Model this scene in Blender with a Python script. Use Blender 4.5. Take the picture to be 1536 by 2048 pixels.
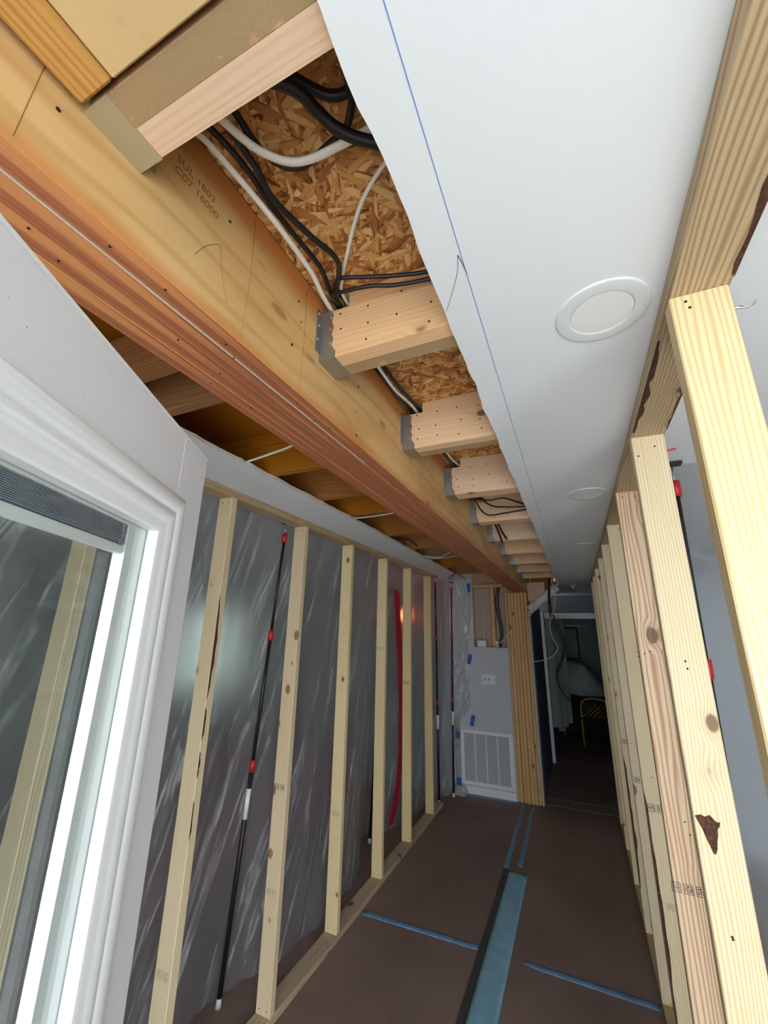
import bpy, bmesh, math, random
from mathutils import Matrix, Vector, noise

for o in list(bpy.data.objects):
    bpy.data.objects.remove(o)
SC = bpy.context.scene
COL = SC.collection
random.seed(7)

# ------------------------------------------------------------------ camera
R = ((0.9114731668, 0.0994469480, 0.3991578268),
     (0.4109693964, -0.2623920117, -0.8730719257),
     (0.0179114867, 0.9598232841, -0.2800329300))
cd = bpy.data.cameras.new('camera')
cam = bpy.data.objects.new('camera', cd)
COL.objects.link(cam)
cd.sensor_fit = 'HORIZONTAL'
cd.sensor_width = 36.0
cd.lens = 818.07 / 1536.0 * 36.0
cd.clip_start = 0.01
cam.matrix_world = Matrix.Translation((0, 0, 1.8)) @ Matrix(R).to_quaternion().to_matrix().to_4x4()
SC.camera = cam

# ------------------------------------------------------------------ world, light, exposure
W = bpy.data.worlds.new('overcast_sky')
SC.world = W
W.use_nodes = True
bg = W.node_tree.nodes['Background']
bg.inputs['Color'].default_value = (0.87, 0.945, 1.0, 1)
bg.inputs['Strength'].default_value = 5.0
SC.view_settings.view_transform = 'Standard'
SC.view_settings.look = 'None'
SC.view_settings.gamma = 1.0
SC.view_settings.use_curve_mapping = False
SC.view_settings.exposure = 0.58


def portal(name, loc, rot, sx, sy):
    l = bpy.data.lights.new(name, 'AREA')
    l.shape = 'RECTANGLE'
    l.size, l.size_y = sx, sy
    l.cycles.is_portal = True
    o = bpy.data.objects.new(name, l)
    o.location = loc
    o.rotation_euler = rot
    COL.objects.link(o)
    return o


OPEN_X0, OPEN_X1, OPEN_Z = -0.75, 1.70, 2.22
BACK_Y = -0.55
portal('doorway_portal', ((OPEN_X0 + OPEN_X1) / 2, BACK_Y - 0.1, OPEN_Z / 2), (math.radians(90), 0, 0),
       OPEN_X1 - OPEN_X0, OPEN_Z)
WIN_Y0, WIN_Y1, WIN_Z0, WIN_Z1 = 3.45, 4.15, 1.15, 2.05
portal('window_portal', (-4.42, (WIN_Y0 + WIN_Y1) / 2, (WIN_Z0 + WIN_Z1) / 2), (0, math.radians(-90), 0),
       WIN_Z1 - WIN_Z0, WIN_Y1 - WIN_Y0)


# ------------------------------------------------------------------ node helper
class G:
    def __init__(self, name):
        self.m = bpy.data.materials.new(name)
        self.m.use_nodes = True
        self.t = self.m.node_tree
        self.t.nodes.clear()
        self.out = self.t.nodes.new('ShaderNodeOutputMaterial')

    def n(self, typ, ins=None, **attrs):
        nd = self.t.nodes.new('ShaderNode' + typ)
        for k, v in attrs.items():
            setattr(nd, k, v)
        for k, v in (ins or {}).items():
            s = nd.inputs[k]
            if isinstance(v, bpy.types.NodeSocket):
                self.t.links.new(v, s)
            elif isinstance(v, bpy.types.Node):
                self.t.links.new(v.outputs[0], s)
            else:
                if s.type == 'RGBA' and len(v) == 3:
                    v = (*v, 1)
                s.default_value = v
        return nd

    def math(self, op, a, b=0.0, c=0.0, clamp=False):
        nd = self.n('Math', {0: a, 1: b, 2: c}, operation=op)
        nd.use_clamp = clamp
        return nd.outputs[0]

    def mix(self, f, a, b, blend='MIX'):
        nd = self.t.nodes.new('ShaderNodeMix')
        nd.data_type = 'RGBA'
        nd.blend_type = blend
        for i, v in ((0, f), (6, a), (7, b)):
            s = nd.inputs[i]
            if isinstance(v, bpy.types.NodeSocket):
                self.t.links.new(v, s)
            else:
                s.default_value = (*v, 1) if (i and len(v) == 3) else v
        return nd.outputs[2]

    def ramp(self, f, stops, interp='LINEAR'):
        nd = self.n('ValToRGB', {0: f})
        cr = nd.color_ramp
        cr.interpolation = interp
        while len(cr.elements) < len(stops):
            cr.elements.new(0.5)
        for e, (p, c) in zip(cr.elements, stops):
            e.position = p
            e.color = (*c, 1) if len(c) == 3 else c
        return nd.outputs[0]

    def smooth(self, v, a, b):
        nd = self.n('MapRange', {0: v, 1: a, 2: b, 3: 0.0, 4: 1.0}, interpolation_type='SMOOTHSTEP')
        return nd.outputs[0]

    def xyz(self, v):
        nd = self.n('SeparateXYZ', {0: v})
        return nd.outputs

    def vec(self, x, y, z):
        return self.n('CombineXYZ', {0: x, 1: y, 2: z}).outputs[0]

    def noise(self, v, scale, detail=3.0, rough=0.5, dist=0.0):
        return self.n('TexNoise', {'Vector': v, 'Scale': scale, 'Detail': detail, 'Roughness': rough,
                                   'Distortion': dist}).outputs[0]

    def objco(self, rnd=True):
        co = self.n('TexCoord').outputs['Object']
        if not rnd:
            return co
        r = self.n('ObjectInfo').outputs['Random']
        off = self.vec(self.math('MULTIPLY', r, 13.7), self.math('MULTIPLY', r, 7.3), self.math('MULTIPLY', r, 29.1))
        return self.n('VectorMath', {0: co, 1: off}, operation='ADD').outputs[0]

    def bsdf(self, color, rough=0.6, bump=None, bstr=0.2, bdist=0.002, **extra):
        ins = {'Base Color': color, 'Roughness': rough}
        ins.update(extra)
        p = self.n('BsdfPrincipled', ins)
        if bump is not None:
            b = self.n('Bump', {'Height': bump, 'Strength': bstr, 'Distance': bdist})
            self.t.links.new(b.outputs[0], p.inputs['Normal'])
        self.t.links.new(p.outputs[0], self.out.inputs[0])
        return self.m

    def surf(self, sock):
        self.t.links.new(sock if isinstance(sock, bpy.types.NodeSocket) else sock.outputs[0], self.out.inputs[0])
        return self.m


def sr(r, g, b):
    f = lambda c: (c / 255 / 12.92) if c / 255 <= 0.04045 else ((c / 255 + 0.055) / 1.055) ** 2.4
    return (f(r), f(g), f(b))


def plain(name, col, rough=0.6, var=0.0, **kw):
    g = G(name)
    c = col
    if var:
        nz = g.noise(g.objco(), 9.0, 4.0)
        c = g.mix(nz, tuple(v * (1 - var) for v in col), tuple(min(1, v * (1 + var)) for v in col))
    return g.bsdf(c, rough, **kw)


AX = {'X': 0, 'Y': 1, 'Z': 2}


def wood(name, axis, light, dark, knotc=sr(92, 58, 32), rings=900.0, ringamt=0.55, knots=1.0, rough=0.62, vary=0.25,
         dens=1.0, kr=0.165, pk=0.75):
    """lumber: growth-ring lines run along one local axis and bend round the knots"""
    g = G(name)
    s = g.xyz(g.objco())
    al = s[AX[axis]]
    c1, c2 = [s[i] for i in range(3) if i != AX[axis]]
    kn = g.n('TexVoronoi', {'Vector': g.vec(g.math('MULTIPLY', c1, 8 * dens), g.math('MULTIPLY', c2, 8 * dens),
                                            g.math('MULTIPLY', al, 5.0 * dens)), 'Scale': 1.0,
                            'Randomness': 1.0})
    pick = g.n('SeparateColor', {0: kn.outputs['Color']}).outputs
    kv = g.math('ADD', kn.outputs['Distance'], g.math('MULTIPLY', g.math('GREATER_THAN', pick[0], pk), 0.6))
    kv = g.math('ADD', kv, g.math('MULTIPLY', pick[1], 0.07))
    low = g.noise(g.vec(g.math('MULTIPLY', c1, 9.0), g.math('MULTIPLY', c2, 9.0), g.math('MULTIPLY', al, 0.9)), 1.0, 2.0)
    bend = g.smooth(kv, 0.33, 0.02)
    mid = g.noise(g.vec(g.math('MULTIPLY', c1, 55.0), g.math('MULTIPLY', c2, 55.0), g.math('MULTIPLY', al, 1.6)), 1.0, 2.0)
    ph = g.math('ADD', g.math('MULTIPLY', c1, rings), g.math('MULTIPLY', c2, rings * 0.72))
    ph = g.math('ADD', ph, g.math('MULTIPLY', low, 46.0))
    ph = g.math('ADD', ph, g.math('MULTIPLY', bend, 11.0 * knots))
    ph = g.math('ADD', ph, g.math('MULTIPLY', mid, 7.0))
    ring = g.math('ADD', g.math('MULTIPLY', g.math('SINE', ph), 0.5), 0.5)
    ring = g.math('POWER', ring, 1.8)
    fine = g.noise(g.vec(g.math('MULTIPLY', c1, 330.0), g.math('MULTIPLY', c2, 330.0), g.math('MULTIPLY', al, 7.0)), 1.0, 3.0)
    patch = g.noise(g.vec(g.math('MULTIPLY', c1, 3.0), g.math('MULTIPLY', c2, 3.0), g.math('MULTIPLY', al, 1.1)), 1.0, 3.0)
    f = g.math('ADD', g.math('MULTIPLY', ring, ringamt), g.math('MULTIPLY', fine, 0.30))
    f = g.math('ADD', f, g.math('MULTIPLY', g.math('SUBTRACT', patch, 0.5), 0.8))
    col = g.ramp(f, [(0.05, light), (0.95, dark)])
    k = g.smooth(kv, kr, kr * 0.78)
    k2 = g.smooth(kv, 0.30, 0.12)
    col = g.mix(g.math('MULTIPLY', k2, 0.35 * knots), col, dark)
    col = g.mix(g.math('MULTIPLY', k, 0.8 * knots), col, knotc)
    r = g.n('ObjectInfo').outputs['Random']
    v = g.math('ADD', 1.0 - vary / 2, g.math('MULTIPLY', r, vary))
    hv = g.n('HueSaturation', {'Hue': 0.5, 'Saturation': g.math('ADD', 0.85, g.math('MULTIPLY', r, 0.3)), 'Value': v,
                               'Fac': 1.0, 'Color': col})
    return g.bsdf(hv.outputs[0], rough, bump=g.math('ADD', fine, ring), bstr=0.12, bdist=0.001)


PL, PD = sr(232, 214, 176), sr(202, 172, 124)
M = {}
for a in 'XYZ':
    M['pine' + a] = wood('pine_' + a, a, PL, PD, vary=0.22)
    M['joist' + a] = wood('joist_fir_' + a, a, sr(234, 198, 160), sr(208, 164, 124), ringamt=0.28, rings=700, vary=0.12)
    M['old' + a] = wood('aged_fir_' + a, a, sr(176, 118, 62), sr(132, 82, 40), ringamt=0.5, rings=600, vary=0.2)
    M['post' + a] = wood('post_pine_' + a, a, sr(226, 190, 140), sr(190, 146, 96), rings=900, vary=0.25)
M['amberY'] = wood('amber_fir', 'Y', sr(208, 164, 106), sr(170, 122, 70), rings=600, vary=0.0)
M['pinered'] = wood('pine_reddish', 'Z', sr(228, 200, 164), sr(186, 138, 96), rings=420, ringamt=0.8, vary=0.0, dens=0.8)
M['pineknot'] = wood('pine_knotty', 'Z', sr(228, 208, 168), sr(196, 160, 112), knotc=sr(120, 78, 44), vary=0.0, dens=1.35, kr=0.25, pk=0.92)
M['pinegold'] = wood('pine_golden', 'Z', sr(228, 206, 162), sr(198, 168, 120), rings=800, ringamt=0.65, vary=0.0, dens=0.7)
M['platewood'] = wood('plate_pine', 'Y', sr(200, 178, 144), sr(158, 130, 98), rings=620, ringamt=0.75, vary=0.0)
_g = G('bark')
_c = _g.objco()
_n = _g.noise(_c, 130.0, 5.0, 0.7)
M['bark'] = _g.bsdf(_g.ramp(_n, [(0.3, sr(38, 22, 16)), (0.55, sr(84, 50, 34)), (0.75, sr(128, 88, 62))]), 0.9, bump=_n, bstr=0.8, bdist=0.003)
M['white'] = plain('white_paint', sr(236, 238, 240), 0.35)
M['doorwhite'] = plain('door_white_paint', sr(232, 233, 236), 0.38)
M['vinyl'] = plain('white_vinyl', sr(238, 240, 240), 0.3)
M['black'] = plain('black_rubber', sr(28, 28, 30), 0.42)
M['cable_w'] = plain('white_cable_sheath', sr(232, 230, 224), 0.4)
M['cable_y'] = plain('cream_cable_sheath', sr(214, 205, 184), 0.45)
M['red'] = plain('red_plastic', sr(190, 36, 48), 0.45)
M['zipred'] = plain('red_zip_tape', sr(186, 14, 48), 0.6)
M['hole'] = plain('nail_hole_dark', sr(40, 26, 16), 0.9)
M['pencil'] = plain('pencil_graphite', sr(168, 124, 74), 0.8)
M['stampink'] = plain('stamp_ink', sr(172, 118, 58), 0.8)
M['blackink'] = plain('black_ink', sr(54, 50, 48), 0.8)
M['greyink'] = plain('faded_ink', sr(150, 138, 116), 0.8)
M['chalk'] = plain('blue_chalk', sr(122, 150, 212), 0.9)
M['steel'] = plain('galvanised_steel', sr(172, 176, 178), 0.38, 0.12, Metallic=0.85)
M['nailsteel'] = plain('nail_steel', sr(190, 190, 188), 0.3, Metallic=0.9)
M['beigemetal'] = plain('steel_sprayed_beige', sr(172, 156, 124), 0.55, 0.06)
M['lens'] = plain('frosted_lens', sr(238, 238, 236), 0.5)
M['trimring'] = plain('light_trim_paint', sr(226, 229, 229), 0.45)
M['plastic_white'] = plain('white_plastic', sr(230, 232, 232), 0.35)
M['slot'] = plain('dark_slot', sr(22, 22, 24), 0.6)
M['filter'] = plain('air_filter_grey', sr(196, 200, 204), 0.8, 0.04)
M['greywall'] = plain('grey_wall_paint', sr(196, 200, 206), 0.7)
M['dimwall'] = plain('grey_green_wall_paint', sr(150, 158, 156), 0.75)
M['tanpaper'] = plain('drywall_back_paper', sr(186, 168, 150), 0.85, 0.06)
M['gypsum'] = plain('broken_gypsum_edge', sr(216, 210, 198), 0.9, 0.1)
M['bulkgrey'] = plain('hall_shade_and_strip_grey', sr(112, 116, 118), 0.7)  # bulkhead darkened to carry the hall's shade; threshold strips are simply grey
M['darkridge'] = plain('dark_floor_ridge', sr(62, 66, 62), 0.6, 0.2)
M['slatewall'] = plain('slate_blue_wall', sr(74, 84, 112), 0.7)
M['greenwall'] = plain('pale_green_wall', sr(150, 172, 164), 0.7)
M['blindgrey'] = plain('pale_blind_vane', sr(182, 192, 186), 0.5)
M['rattan'] = plain('yellow_rattan', sr(168, 146, 58), 0.5)
M['darkseat'] = plain('dark_upholstery', sr(34, 30, 30), 0.9)
M['darkwood'] = plain('dark_wood', sr(70, 48, 40), 0.5)
M['purple'] = plain('plum_upholstery', sr(122, 70, 96), 0.9, 0.12)
M['concrete'] = plain('bounce_concrete', sr(214, 213, 208), 0.9, 0.06)
M['blindslat'] = plain('aluminium_blind_slat', sr(150, 160, 172), 0.4)


def mk_tape(name, col, shade=0.18):
    g = G(name)
    co = g.objco()
    nz = g.noise(co, 14.0, 5.0, 0.65)
    c = g.mix(g.smooth(nz, 0.3, 0.75), tuple(v * (1 - shade) for v in col), tuple(min(1, v * (1 + shade * 1.6)) for v in col))
    return g.bsdf(c, 0.55, bump=g.noise(co, 60.0, 3.0), bstr=0.25, bdist=0.001)


M['tape'] = mk_tape('blue_painter_tape', sr(108, 148, 184))
M['tapewide'] = mk_tape('wide_blue_tape', sr(136, 184, 206), 0.1)
M['tapesat'] = mk_tape('saturated_blue_tape', sr(34, 92, 170), 0.1)


def mk_floor():
    g = G('brown_floor_board')
    co = g.objco(False)
    big = g.noise(co, 1.3, 4.0, 0.6)
    sm = g.noise(co, 160.0, 3.0, 0.7)
    col = g.mix(g.smooth(big, 0.25, 0.75), sr(128, 104, 94), sr(152, 128, 116))
    col = g.mix(g.math('MULTIPLY', sm, 0.35), col, sr(88, 70, 64))
    # dusty scuffs
    v = g.n('TexVoronoi', {'Vector': g.n('VectorMath', {0: co, 1: g.vec(2.1, 1.5, 1.0)}, operation='MULTIPLY').outputs[0],
                           'Scale': 1.0, 'Randomness': 1.0}).outputs['Distance']
    nz = g.noise(co, 22.0, 4.0, 0.7)
    sc = g.math('MULTIPLY', g.smooth(v, 0.16, 0.02), g.smooth(nz, 0.48, 0.7))
    col = g.mix(g.math('MULTIPLY', sc, 0.55), col, sr(160, 140, 126))
    return g.bsdf(col, 0.62, bump=sm, bstr=0.15, bdist=0.001)


def mk_ceiling():
    g = G('painted_drywall')
    co = g.objco(False)
    nz = g.noise(co, 420.0, 3.0, 0.7)
    return g.bsdf(sr(232, 235, 238), 0.75, bump=nz, bstr=0.18, bdist=0.0006)


def mk_osb():
    g = G('oriented_strand_board')
    co = g.objco(False)
    best = None
    for k, (ang, sx, sy) in enumerate([(0.35, 19, 92), (1.25, 25, 105), (2.3, 17, 80), (2.95, 28, 112), (0.95, 46, 170)]):
        rot = g.n('VectorRotate', {'Vector': co, 'Angle': ang}, rotation_type='Z_AXIS').outputs[0]
        ws = g.n('TexNoise', {'Vector': co, 'Scale': 9.0 + k, 'Detail': 1.0}).outputs[1]
        v0 = g.n('VectorMath', {0: rot, 1: g.n('VectorMath', {0: ws, 1: g.vec(.02, .02, 0.0)}, operation='MULTIPLY').outputs[0]},
                 operation='ADD').outputs[0]
        s = g.xyz(v0)
        vv = g.vec(g.math('MULTIPLY', s[0], float(sx)), g.math('MULTIPLY', s[1], float(sy)), k * 3.7)
        vo = g.n('TexVoronoi', {'Vector': vv, 'Scale': 1.0, 'Randomness': 1.0}, voronoi_dimensions='2D')
        cs = g.n('SeparateColor', {0: vo.outputs['Color']}).outputs
        pr, tone, ed = cs[0], cs[1], vo.outputs['Distance']
        grain = g.noise(g.vec(g.math('MULTIPLY', s[0], 12.0), g.math('MULTIPLY', s[1], 420.0), 0.0), 1.0, 2.0)
        tone = g.math('ADD', g.math('MULTIPLY', tone, 0.8), g.math('MULTIPLY', grain, 0.28))
        tone = g.math('SUBTRACT', tone, g.math('MULTIPLY', g.smooth(ed, 0.45, 0.95), 0.5))
        if k == 4:
            pr = g.math('SUBTRACT', pr, 0.2)
        if best is None:
            best, bt = pr, tone
        else:
            gt = g.math('GREATER_THAN', pr, best)
            nb = g.math('MAXIMUM', pr, best)
            mixn = g.n('Mix', {0: gt, 2: bt, 3: tone}).outputs[0]
            best, bt = nb, mixn
    col = g.ramp(bt, [(0.0, sr(112, 62, 26)), (0.28, sr(172, 112, 56)), (0.6, sr(208, 154, 90)), (0.95, sr(236, 198, 140))])
    return g.bsdf(col, 0.55, bump=bt, bstr=0.4, bdist=0.002)


def mk_lvl_side():
    g = G('lvl_face_veneer')
    s = g.xyz(g.objco(False))
    y, z = s[1], s[2]
    patch = g.noise(g.vec(0.0, g.math('MULTIPLY', y, 2.2), g.math('MULTIPLY', z, 7.0)), 1.0, 4.0, 0.6)
    low = g.noise(g.vec(0.0, g.math('MULTIPLY', y, 1.0), g.math('MULTIPLY', z, 5.0)), 1.0, 2.0)
    ph = g.math('ADD', g.math('MULTIPLY', z, 70.0), g.math('MULTIPLY', low, 26.0))
    ring = g.math('POWER', g.math('ADD', g.math('MULTIPLY', g.math('SINE', ph), 0.5), 0.5), 5.0)
    fine = g.noise(g.vec(0.0, g.math('MULTIPLY', y, 9.0), g.math('MULTIPLY', z, 260.0)), 1.0, 3.0)
    col = g.ramp(patch, [(0.3, sr(216, 164, 96)), (0.5, sr(232, 190, 126)), (0.7, sr(240, 206, 148))])
    col = g.mix(g.math('MULTIPLY', ring, 0.35), col, sr(184, 124, 62))
    col = g.mix(g.math('MULTIPLY', fine, 0.22), col, sr(180, 120, 60))
    # redder wax-tinted margins of the veneer
    zz = g.math('ADD', z, g.math('MULTIPLY', g.math('SUBTRACT', patch, 0.5), 0.06))
    top = g.smooth(zz, 0.075, 0.115)
    bot = g.smooth(zz, -0.115, -0.145)
    col = g.mix(g.math('MULTIPLY', top, 0.75), col, sr(202, 120, 56))
    col = g.mix(g.math('MULTIPLY', bot, 0.5), col, sr(206, 126, 62))
    kv = g.n('TexVoronoi', {'Vector': g.vec(0.0, g.math('MULTIPLY', y, 3.5), g.math('MULTIPLY', z, 8.0)), 'Scale': 1.0},
             ).outputs['Distance']
    col = g.mix(g.math('MULTIPLY', g.smooth(kv, 0.12, 0.06), 0.55), col, sr(140, 88, 44))
    return g.bsdf(col, 0.5, bump=fine, bstr=0.08, bdist=0.001)


def mk_lvl_bottom():
    g = G('lvl_edge_laminations')
    s = g.xyz(g.objco(False))
    x, y = s[0], s[1]
    wob = g.noise(g.vec(0.0, g.math('MULTIPLY', y, 1.2), 0.0), 1.0, 3.0)
    xx = g.math('ADD', x, g.math('MULTIPLY', wob, 0.008))
    n1 = g.noise(g.vec(g.math('MULTIPLY', xx, 330.0), g.math('MULTIPLY', y, 0.7), 0.0), 1.0, 2.0, 0.6)
    n2 = g.noise(g.vec(g.math('MULTIPLY', xx, 900.0), g.math('MULTIPLY', y, 14.0), 0.0), 1.0, 3.0, 0.7)
    n3 = g.noise(g.vec(g.math('MULTIPLY', xx, 40.0), g.math('MULTIPLY', y, 1.5), 3.0), 1.0, 2.0)
    f = g.math('ADD', g.math('MULTIPLY', n1, 0.65), g.math('MULTIPLY', n2, 0.35))
    col = g.ramp(f, [(0.28, sr(100, 46, 28)), (0.42, sr(152, 84, 54)), (0.58, sr(194, 122, 82)), (0.74, sr(222, 164, 112))])
    col = g.mix(g.smooth(n3, 0.5, 0.75), col, sr(222, 150, 92))
    chk = g.noise(g.vec(g.math('MULTIPLY', xx, 500.0), g.math('MULTIPLY', y, 22.0), 9.0), 1.0, 2.0)
    col = g.mix(g.math('MULTIPLY', g.smooth(chk, 0.70, 0.78), 0.7), col, sr(80, 40, 22))
    return g.bsdf(col, 0.6, bump=f, bstr=0.4, bdist=0.002)


def mk_poly(name, haze=0.42, rough=0.5, tint=(0.93, 0.95, 0.96), sheen=0.55, white=0.8):
    """translucent polyethylene film: part scattered, part blurred see-through, part sheen"""
    g = G(name)
    co = g.objco(False)
    s = g.xyz(co)
    cr = g.noise(g.vec(g.math('ADD', g.math('MULTIPLY', s[0], 5.0), g.math('MULTIPLY', s[1], 5.0)), 0.0,
                       g.math('ADD', g.math('MULTIPLY', s[2], 2.2), g.math('MULTIPLY', s[1], 1.8))), 2.2, 6.0, 0.62, 0.8)
    bump = g.n('Bump', {'Height': cr, 'Strength': 0.22, 'Distance': 0.012}).outputs[0]
    cv = g.noise(g.vec(g.math('ADD', g.math('MULTIPLY', s[1], 15.0), g.math('MULTIPLY', s[2], -4.2)), g.math('MULTIPLY', s[0], 9.0), g.math('ADD', g.math('MULTIPLY', s[2], 0.9), g.math('MULTIPLY', s[1], 0.4))), 1.0, 6.0, 0.66, 0.9)
    crease_highlight = g.math('MULTIPLY', g.smooth(cv, 0.50, 0.70), g.smooth(cr, 0.30, 0.62))  # wrinkle highlights put into the film as whiter slanting streaks
    refr = g.n('BsdfRefraction', {'Color': tint, 'Roughness': rough, 'IOR': 1.12})
    dif = g.n('BsdfDiffuse', {'Color': (0.86, 0.88, 0.89)})
    trl = g.n('BsdfTranslucent', {'Color': (0.80, 0.82, 0.83)})
    d = g.n('MixShader', {0: 0.35, 1: dif.outputs[0], 2: trl.outputs[0]})
    fac = g.math('ADD', haze, g.math('MULTIPLY', crease_highlight, white))
    a = g.n('MixShader', {0: fac, 1: refr.outputs[0], 2: d.outputs[0]})
    gl = g.n('BsdfGlossy', {'Color': (0.9, 0.93, 0.95), 'Roughness': 0.3, 'Normal': bump})
    fc = g.n('LayerWeight', {'Blend': 0.5, 'Normal': bump}).outputs['Facing']
    fr = g.math('ADD', 0.04, g.math('MULTIPLY', g.math('POWER', fc, 4.0), 0.6))
    b = g.n('MixShader', {0: g.math('MULTIPLY', fr, sheen, clamp=True), 1: a.outputs[0], 2: gl.outputs[0]})
    return g.surf(b)


def mk_glass():
    g = G('door_glass')
    tr = g.n('BsdfTransparent', {'Color': (0.955, 0.975, 0.968)})
    gl = g.n('BsdfGlossy', {'Color': (1, 1, 1), 'Roughness': 0.02})
    fc = g.n('LayerWeight', {'Blend': 0.5}).outputs['Facing']
    fr = g.math('ADD', 0.035, g.math('MULTIPLY', g.math('POWER', fc, 5.0), 0.9))
    return g.surf(g.n('MixShader', {0: fr, 1: tr.outputs[0], 2: gl.outputs[0]}))


def mk_glow():
    g = G('red_lamp_glow')
    return g.surf(g.n('Emission', {'Color': (1.0, 0.16, 0.06), 'Strength': 14.0}))


M['floor'] = mk_floor()
M['ceiling'] = mk_ceiling()
M['osb'] = mk_osb()
M['lvl'] = mk_lvl_side()
M['lvlb'] = mk_lvl_bottom()
M['poly'] = mk_poly('polyethylene_film', 0.20, 0.75)
M['polyr'] = mk_poly('polyethylene_film_taut', 0.10, 0.45, sheen=0.4, white=0.15)
M['polyclear'] = mk_poly('clear_film_over_drywall', 0.42, 0.12, sheen=1.2)
M['glass'] = mk_glass()
M['glow'] = mk_glow()
_g = G('dimming_glass')
M['dimpane'] = _g.surf(_g.n('BsdfTransparent', {'Color': (0.34, 0.37, 0.34)}))  # plain grey see-through tint, added to dim the window's brightness


def mk_sprayed():
    g = G('beige_sprayed_wood')
    co = g.objco()
    s = g.xyz(co)
    nz = g.noise(co, 7.0, 4.0, 0.6)
    fine = g.noise(co, 260.0, 2.0)
    col = g.mix(g.math('MULTIPLY', fine, 0.5), sr(220, 188, 136), sr(198, 166, 114))
    col = g.mix(g.smooth(nz, 0.62, 0.74), col, sr(184, 152, 104))
    ch = g.noise(g.vec(g.math('MULTIPLY', s[0], 40.0), g.math('MULTIPLY', s[1], 130.0), 0.0), 1.0, 3.0)
    col = g.mix(g.smooth(ch, 0.76, 0.80), col, sr(226, 206, 168))
    return g.bsdf(col, 0.7)


M['sprayed'] = mk_sprayed()


def mk_joist_sprayed():
    g = G('joist_edge_with_old_texture')
    co = g.objco()
    s = g.xyz(co)
    nz = g.noise(g.vec(g.math('MULTIPLY', s[0], 9.0), g.math('MULTIPLY', s[1], 26.0), 0.0), 1.0, 4.0, 0.6)
    fine = g.noise(co, 300.0, 2.0)
    ch = g.noise(g.vec(g.math('MULTIPLY', s[0], 60.0), g.math('MULTIPLY', s[1], 120.0), 2.0), 1.0, 3.0)
    col = g.mix(g.math('MULTIPLY', fine, 0.6), sr(176, 148, 108), sr(146, 120, 84))
    col = g.mix(g.smooth(nz, 0.58, 0.64), col, sr(206, 160, 108))
    col = g.mix(g.smooth(ch, 0.72, 0.76), col, sr(224, 206, 178))
    return g.bsdf(col, 0.8, bump=nz, bstr=0.3, bdist=0.003)


M['joistold'] = mk_joist_sprayed()


# ------------------------------------------------------------------ geometry helpers
def tag(o, label=None, cat=None, group=None, kind=None):
    if label: o['label'] = label
    if cat: o['category'] = cat
    if group: o['group'] = group
    if kind: o['kind'] = kind
    return o


def link(name, me, mats, parent=None, loc=(0, 0, 0)):
    if not isinstance(mats, (list, tuple)):
        mats = [mats]
    for m in mats:
        me.materials.append(M[m] if isinstance(m, str) else m)
    o = bpy.data.objects.new(name, me)
    COL.objects.link(o)
    loc = Vector(loc)
    if parent is not None:
        o.parent = parent
        loc = loc - wloc(parent)
    o.location = loc
    return o


def wloc(o):
    v = Vector(o.location)
    while o.parent:
        o = o.parent
        v += Vector(o.location)
    return v


def empty(name, loc=(0, 0, 0)):
    o = bpy.data.objects.new(name, None)
    o.empty_display_size = 0.05
    COL.objects.link(o)
    o.location = loc
    return o


def addbox(bm, x0, x1, y0, y1, z0, z1, mi=0):
    vs = [bm.verts.new(p) for p in ((x0, y0, z0), (x1, y0, z0), (x1, y1, z0), (x0, y1, z0),
                                    (x0, y0, z1), (x1, y0, z1), (x1, y1, z1), (x0, y1, z1))]
    fs = []
    for f in ((0, 3, 2, 1), (4, 5, 6, 7), (0, 1, 5, 4), (1, 2, 6, 5), (2, 3, 7, 6), (3, 0, 4, 7)):
        fc = bm.faces.new([vs[i] for i in f])
        fc.material_index = mi
        fs.append(fc)
    return fs


def box(name, x0, x1, y0, y1, z0, z1, mat, parent=None, bevel=0.0):
    """axis-aligned box in world coordinates, origin at its centre"""
    c = Vector(((x0 + x1) / 2, (y0 + y1) / 2, (z0 + z1) / 2))
    bm = bmesh.new()
    addbox(bm, x0 - c.x, x1 - c.x, y0 - c.y, y1 - c.y, z0 - c.z, z1 - c.z)
    if bevel:
        bmesh.ops.bevel(bm, geom=list(bm.edges), offset=bevel, segments=1, affect='EDGES', profile=0.5)
    me = bpy.data.meshes.new(name)
    bm.to_mesh(me)
    bm.free()
    return link(name, me, mat, parent, c)


def from_bm(name, bm, mat, parent=None, loc=(0, 0, 0), smooth=False):
    bmesh.ops.recalc_face_normals(bm, faces=list(bm.faces))
    me = bpy.data.meshes.new(name)
    bm.to_mesh(me)
    bm.free()
    if smooth:
        for p in me.polygons:
            p.use_smooth = True
    return link(name, me, mat, parent, loc)


def prism(name, pts, d, mat, parent=None):
    """closed polygon of world points swept by vector d"""
    c = sum((Vector(p) for p in pts), Vector()) / len(pts)
    d = Vector(d)
    bm = bmesh.new()
    a = [bm.verts.new(Vector(p) - c) for p in pts]
    b = [bm.verts.new(Vector(p) - c + d) for p in pts]
    bm.faces.new(a)
    bm.faces.new(b[::-1])
    n = len(pts)
    for i in range(n):
        bm.faces.new((a[i], b[i], b[(i + 1) % n], a[(i + 1) % n]))
    return from_bm(name, bm, mat, parent, c)


def spline(pts, per=8):
    """Catmull-Rom through points"""
    P = [Vector(p) for p in pts]
    P = [P[0] * 2 - P[1]] + P + [P[-1] * 2 - P[-2]]
    out = []
    for i in range(1, len(P) - 2):
        p0, p1, p2, p3 = P[i - 1:i + 3]
        for k in range(per):
            t = k / per
            out.append(0.5 * ((2 * p1) + (p2 - p0) * t + (2 * p0 - 5 * p1 + 4 * p2 - p3) * t * t
                              + (3 * p1 - p0 - 3 * p2 + p3) * t ** 3))
    out.append(P[-2])
    return out


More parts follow.
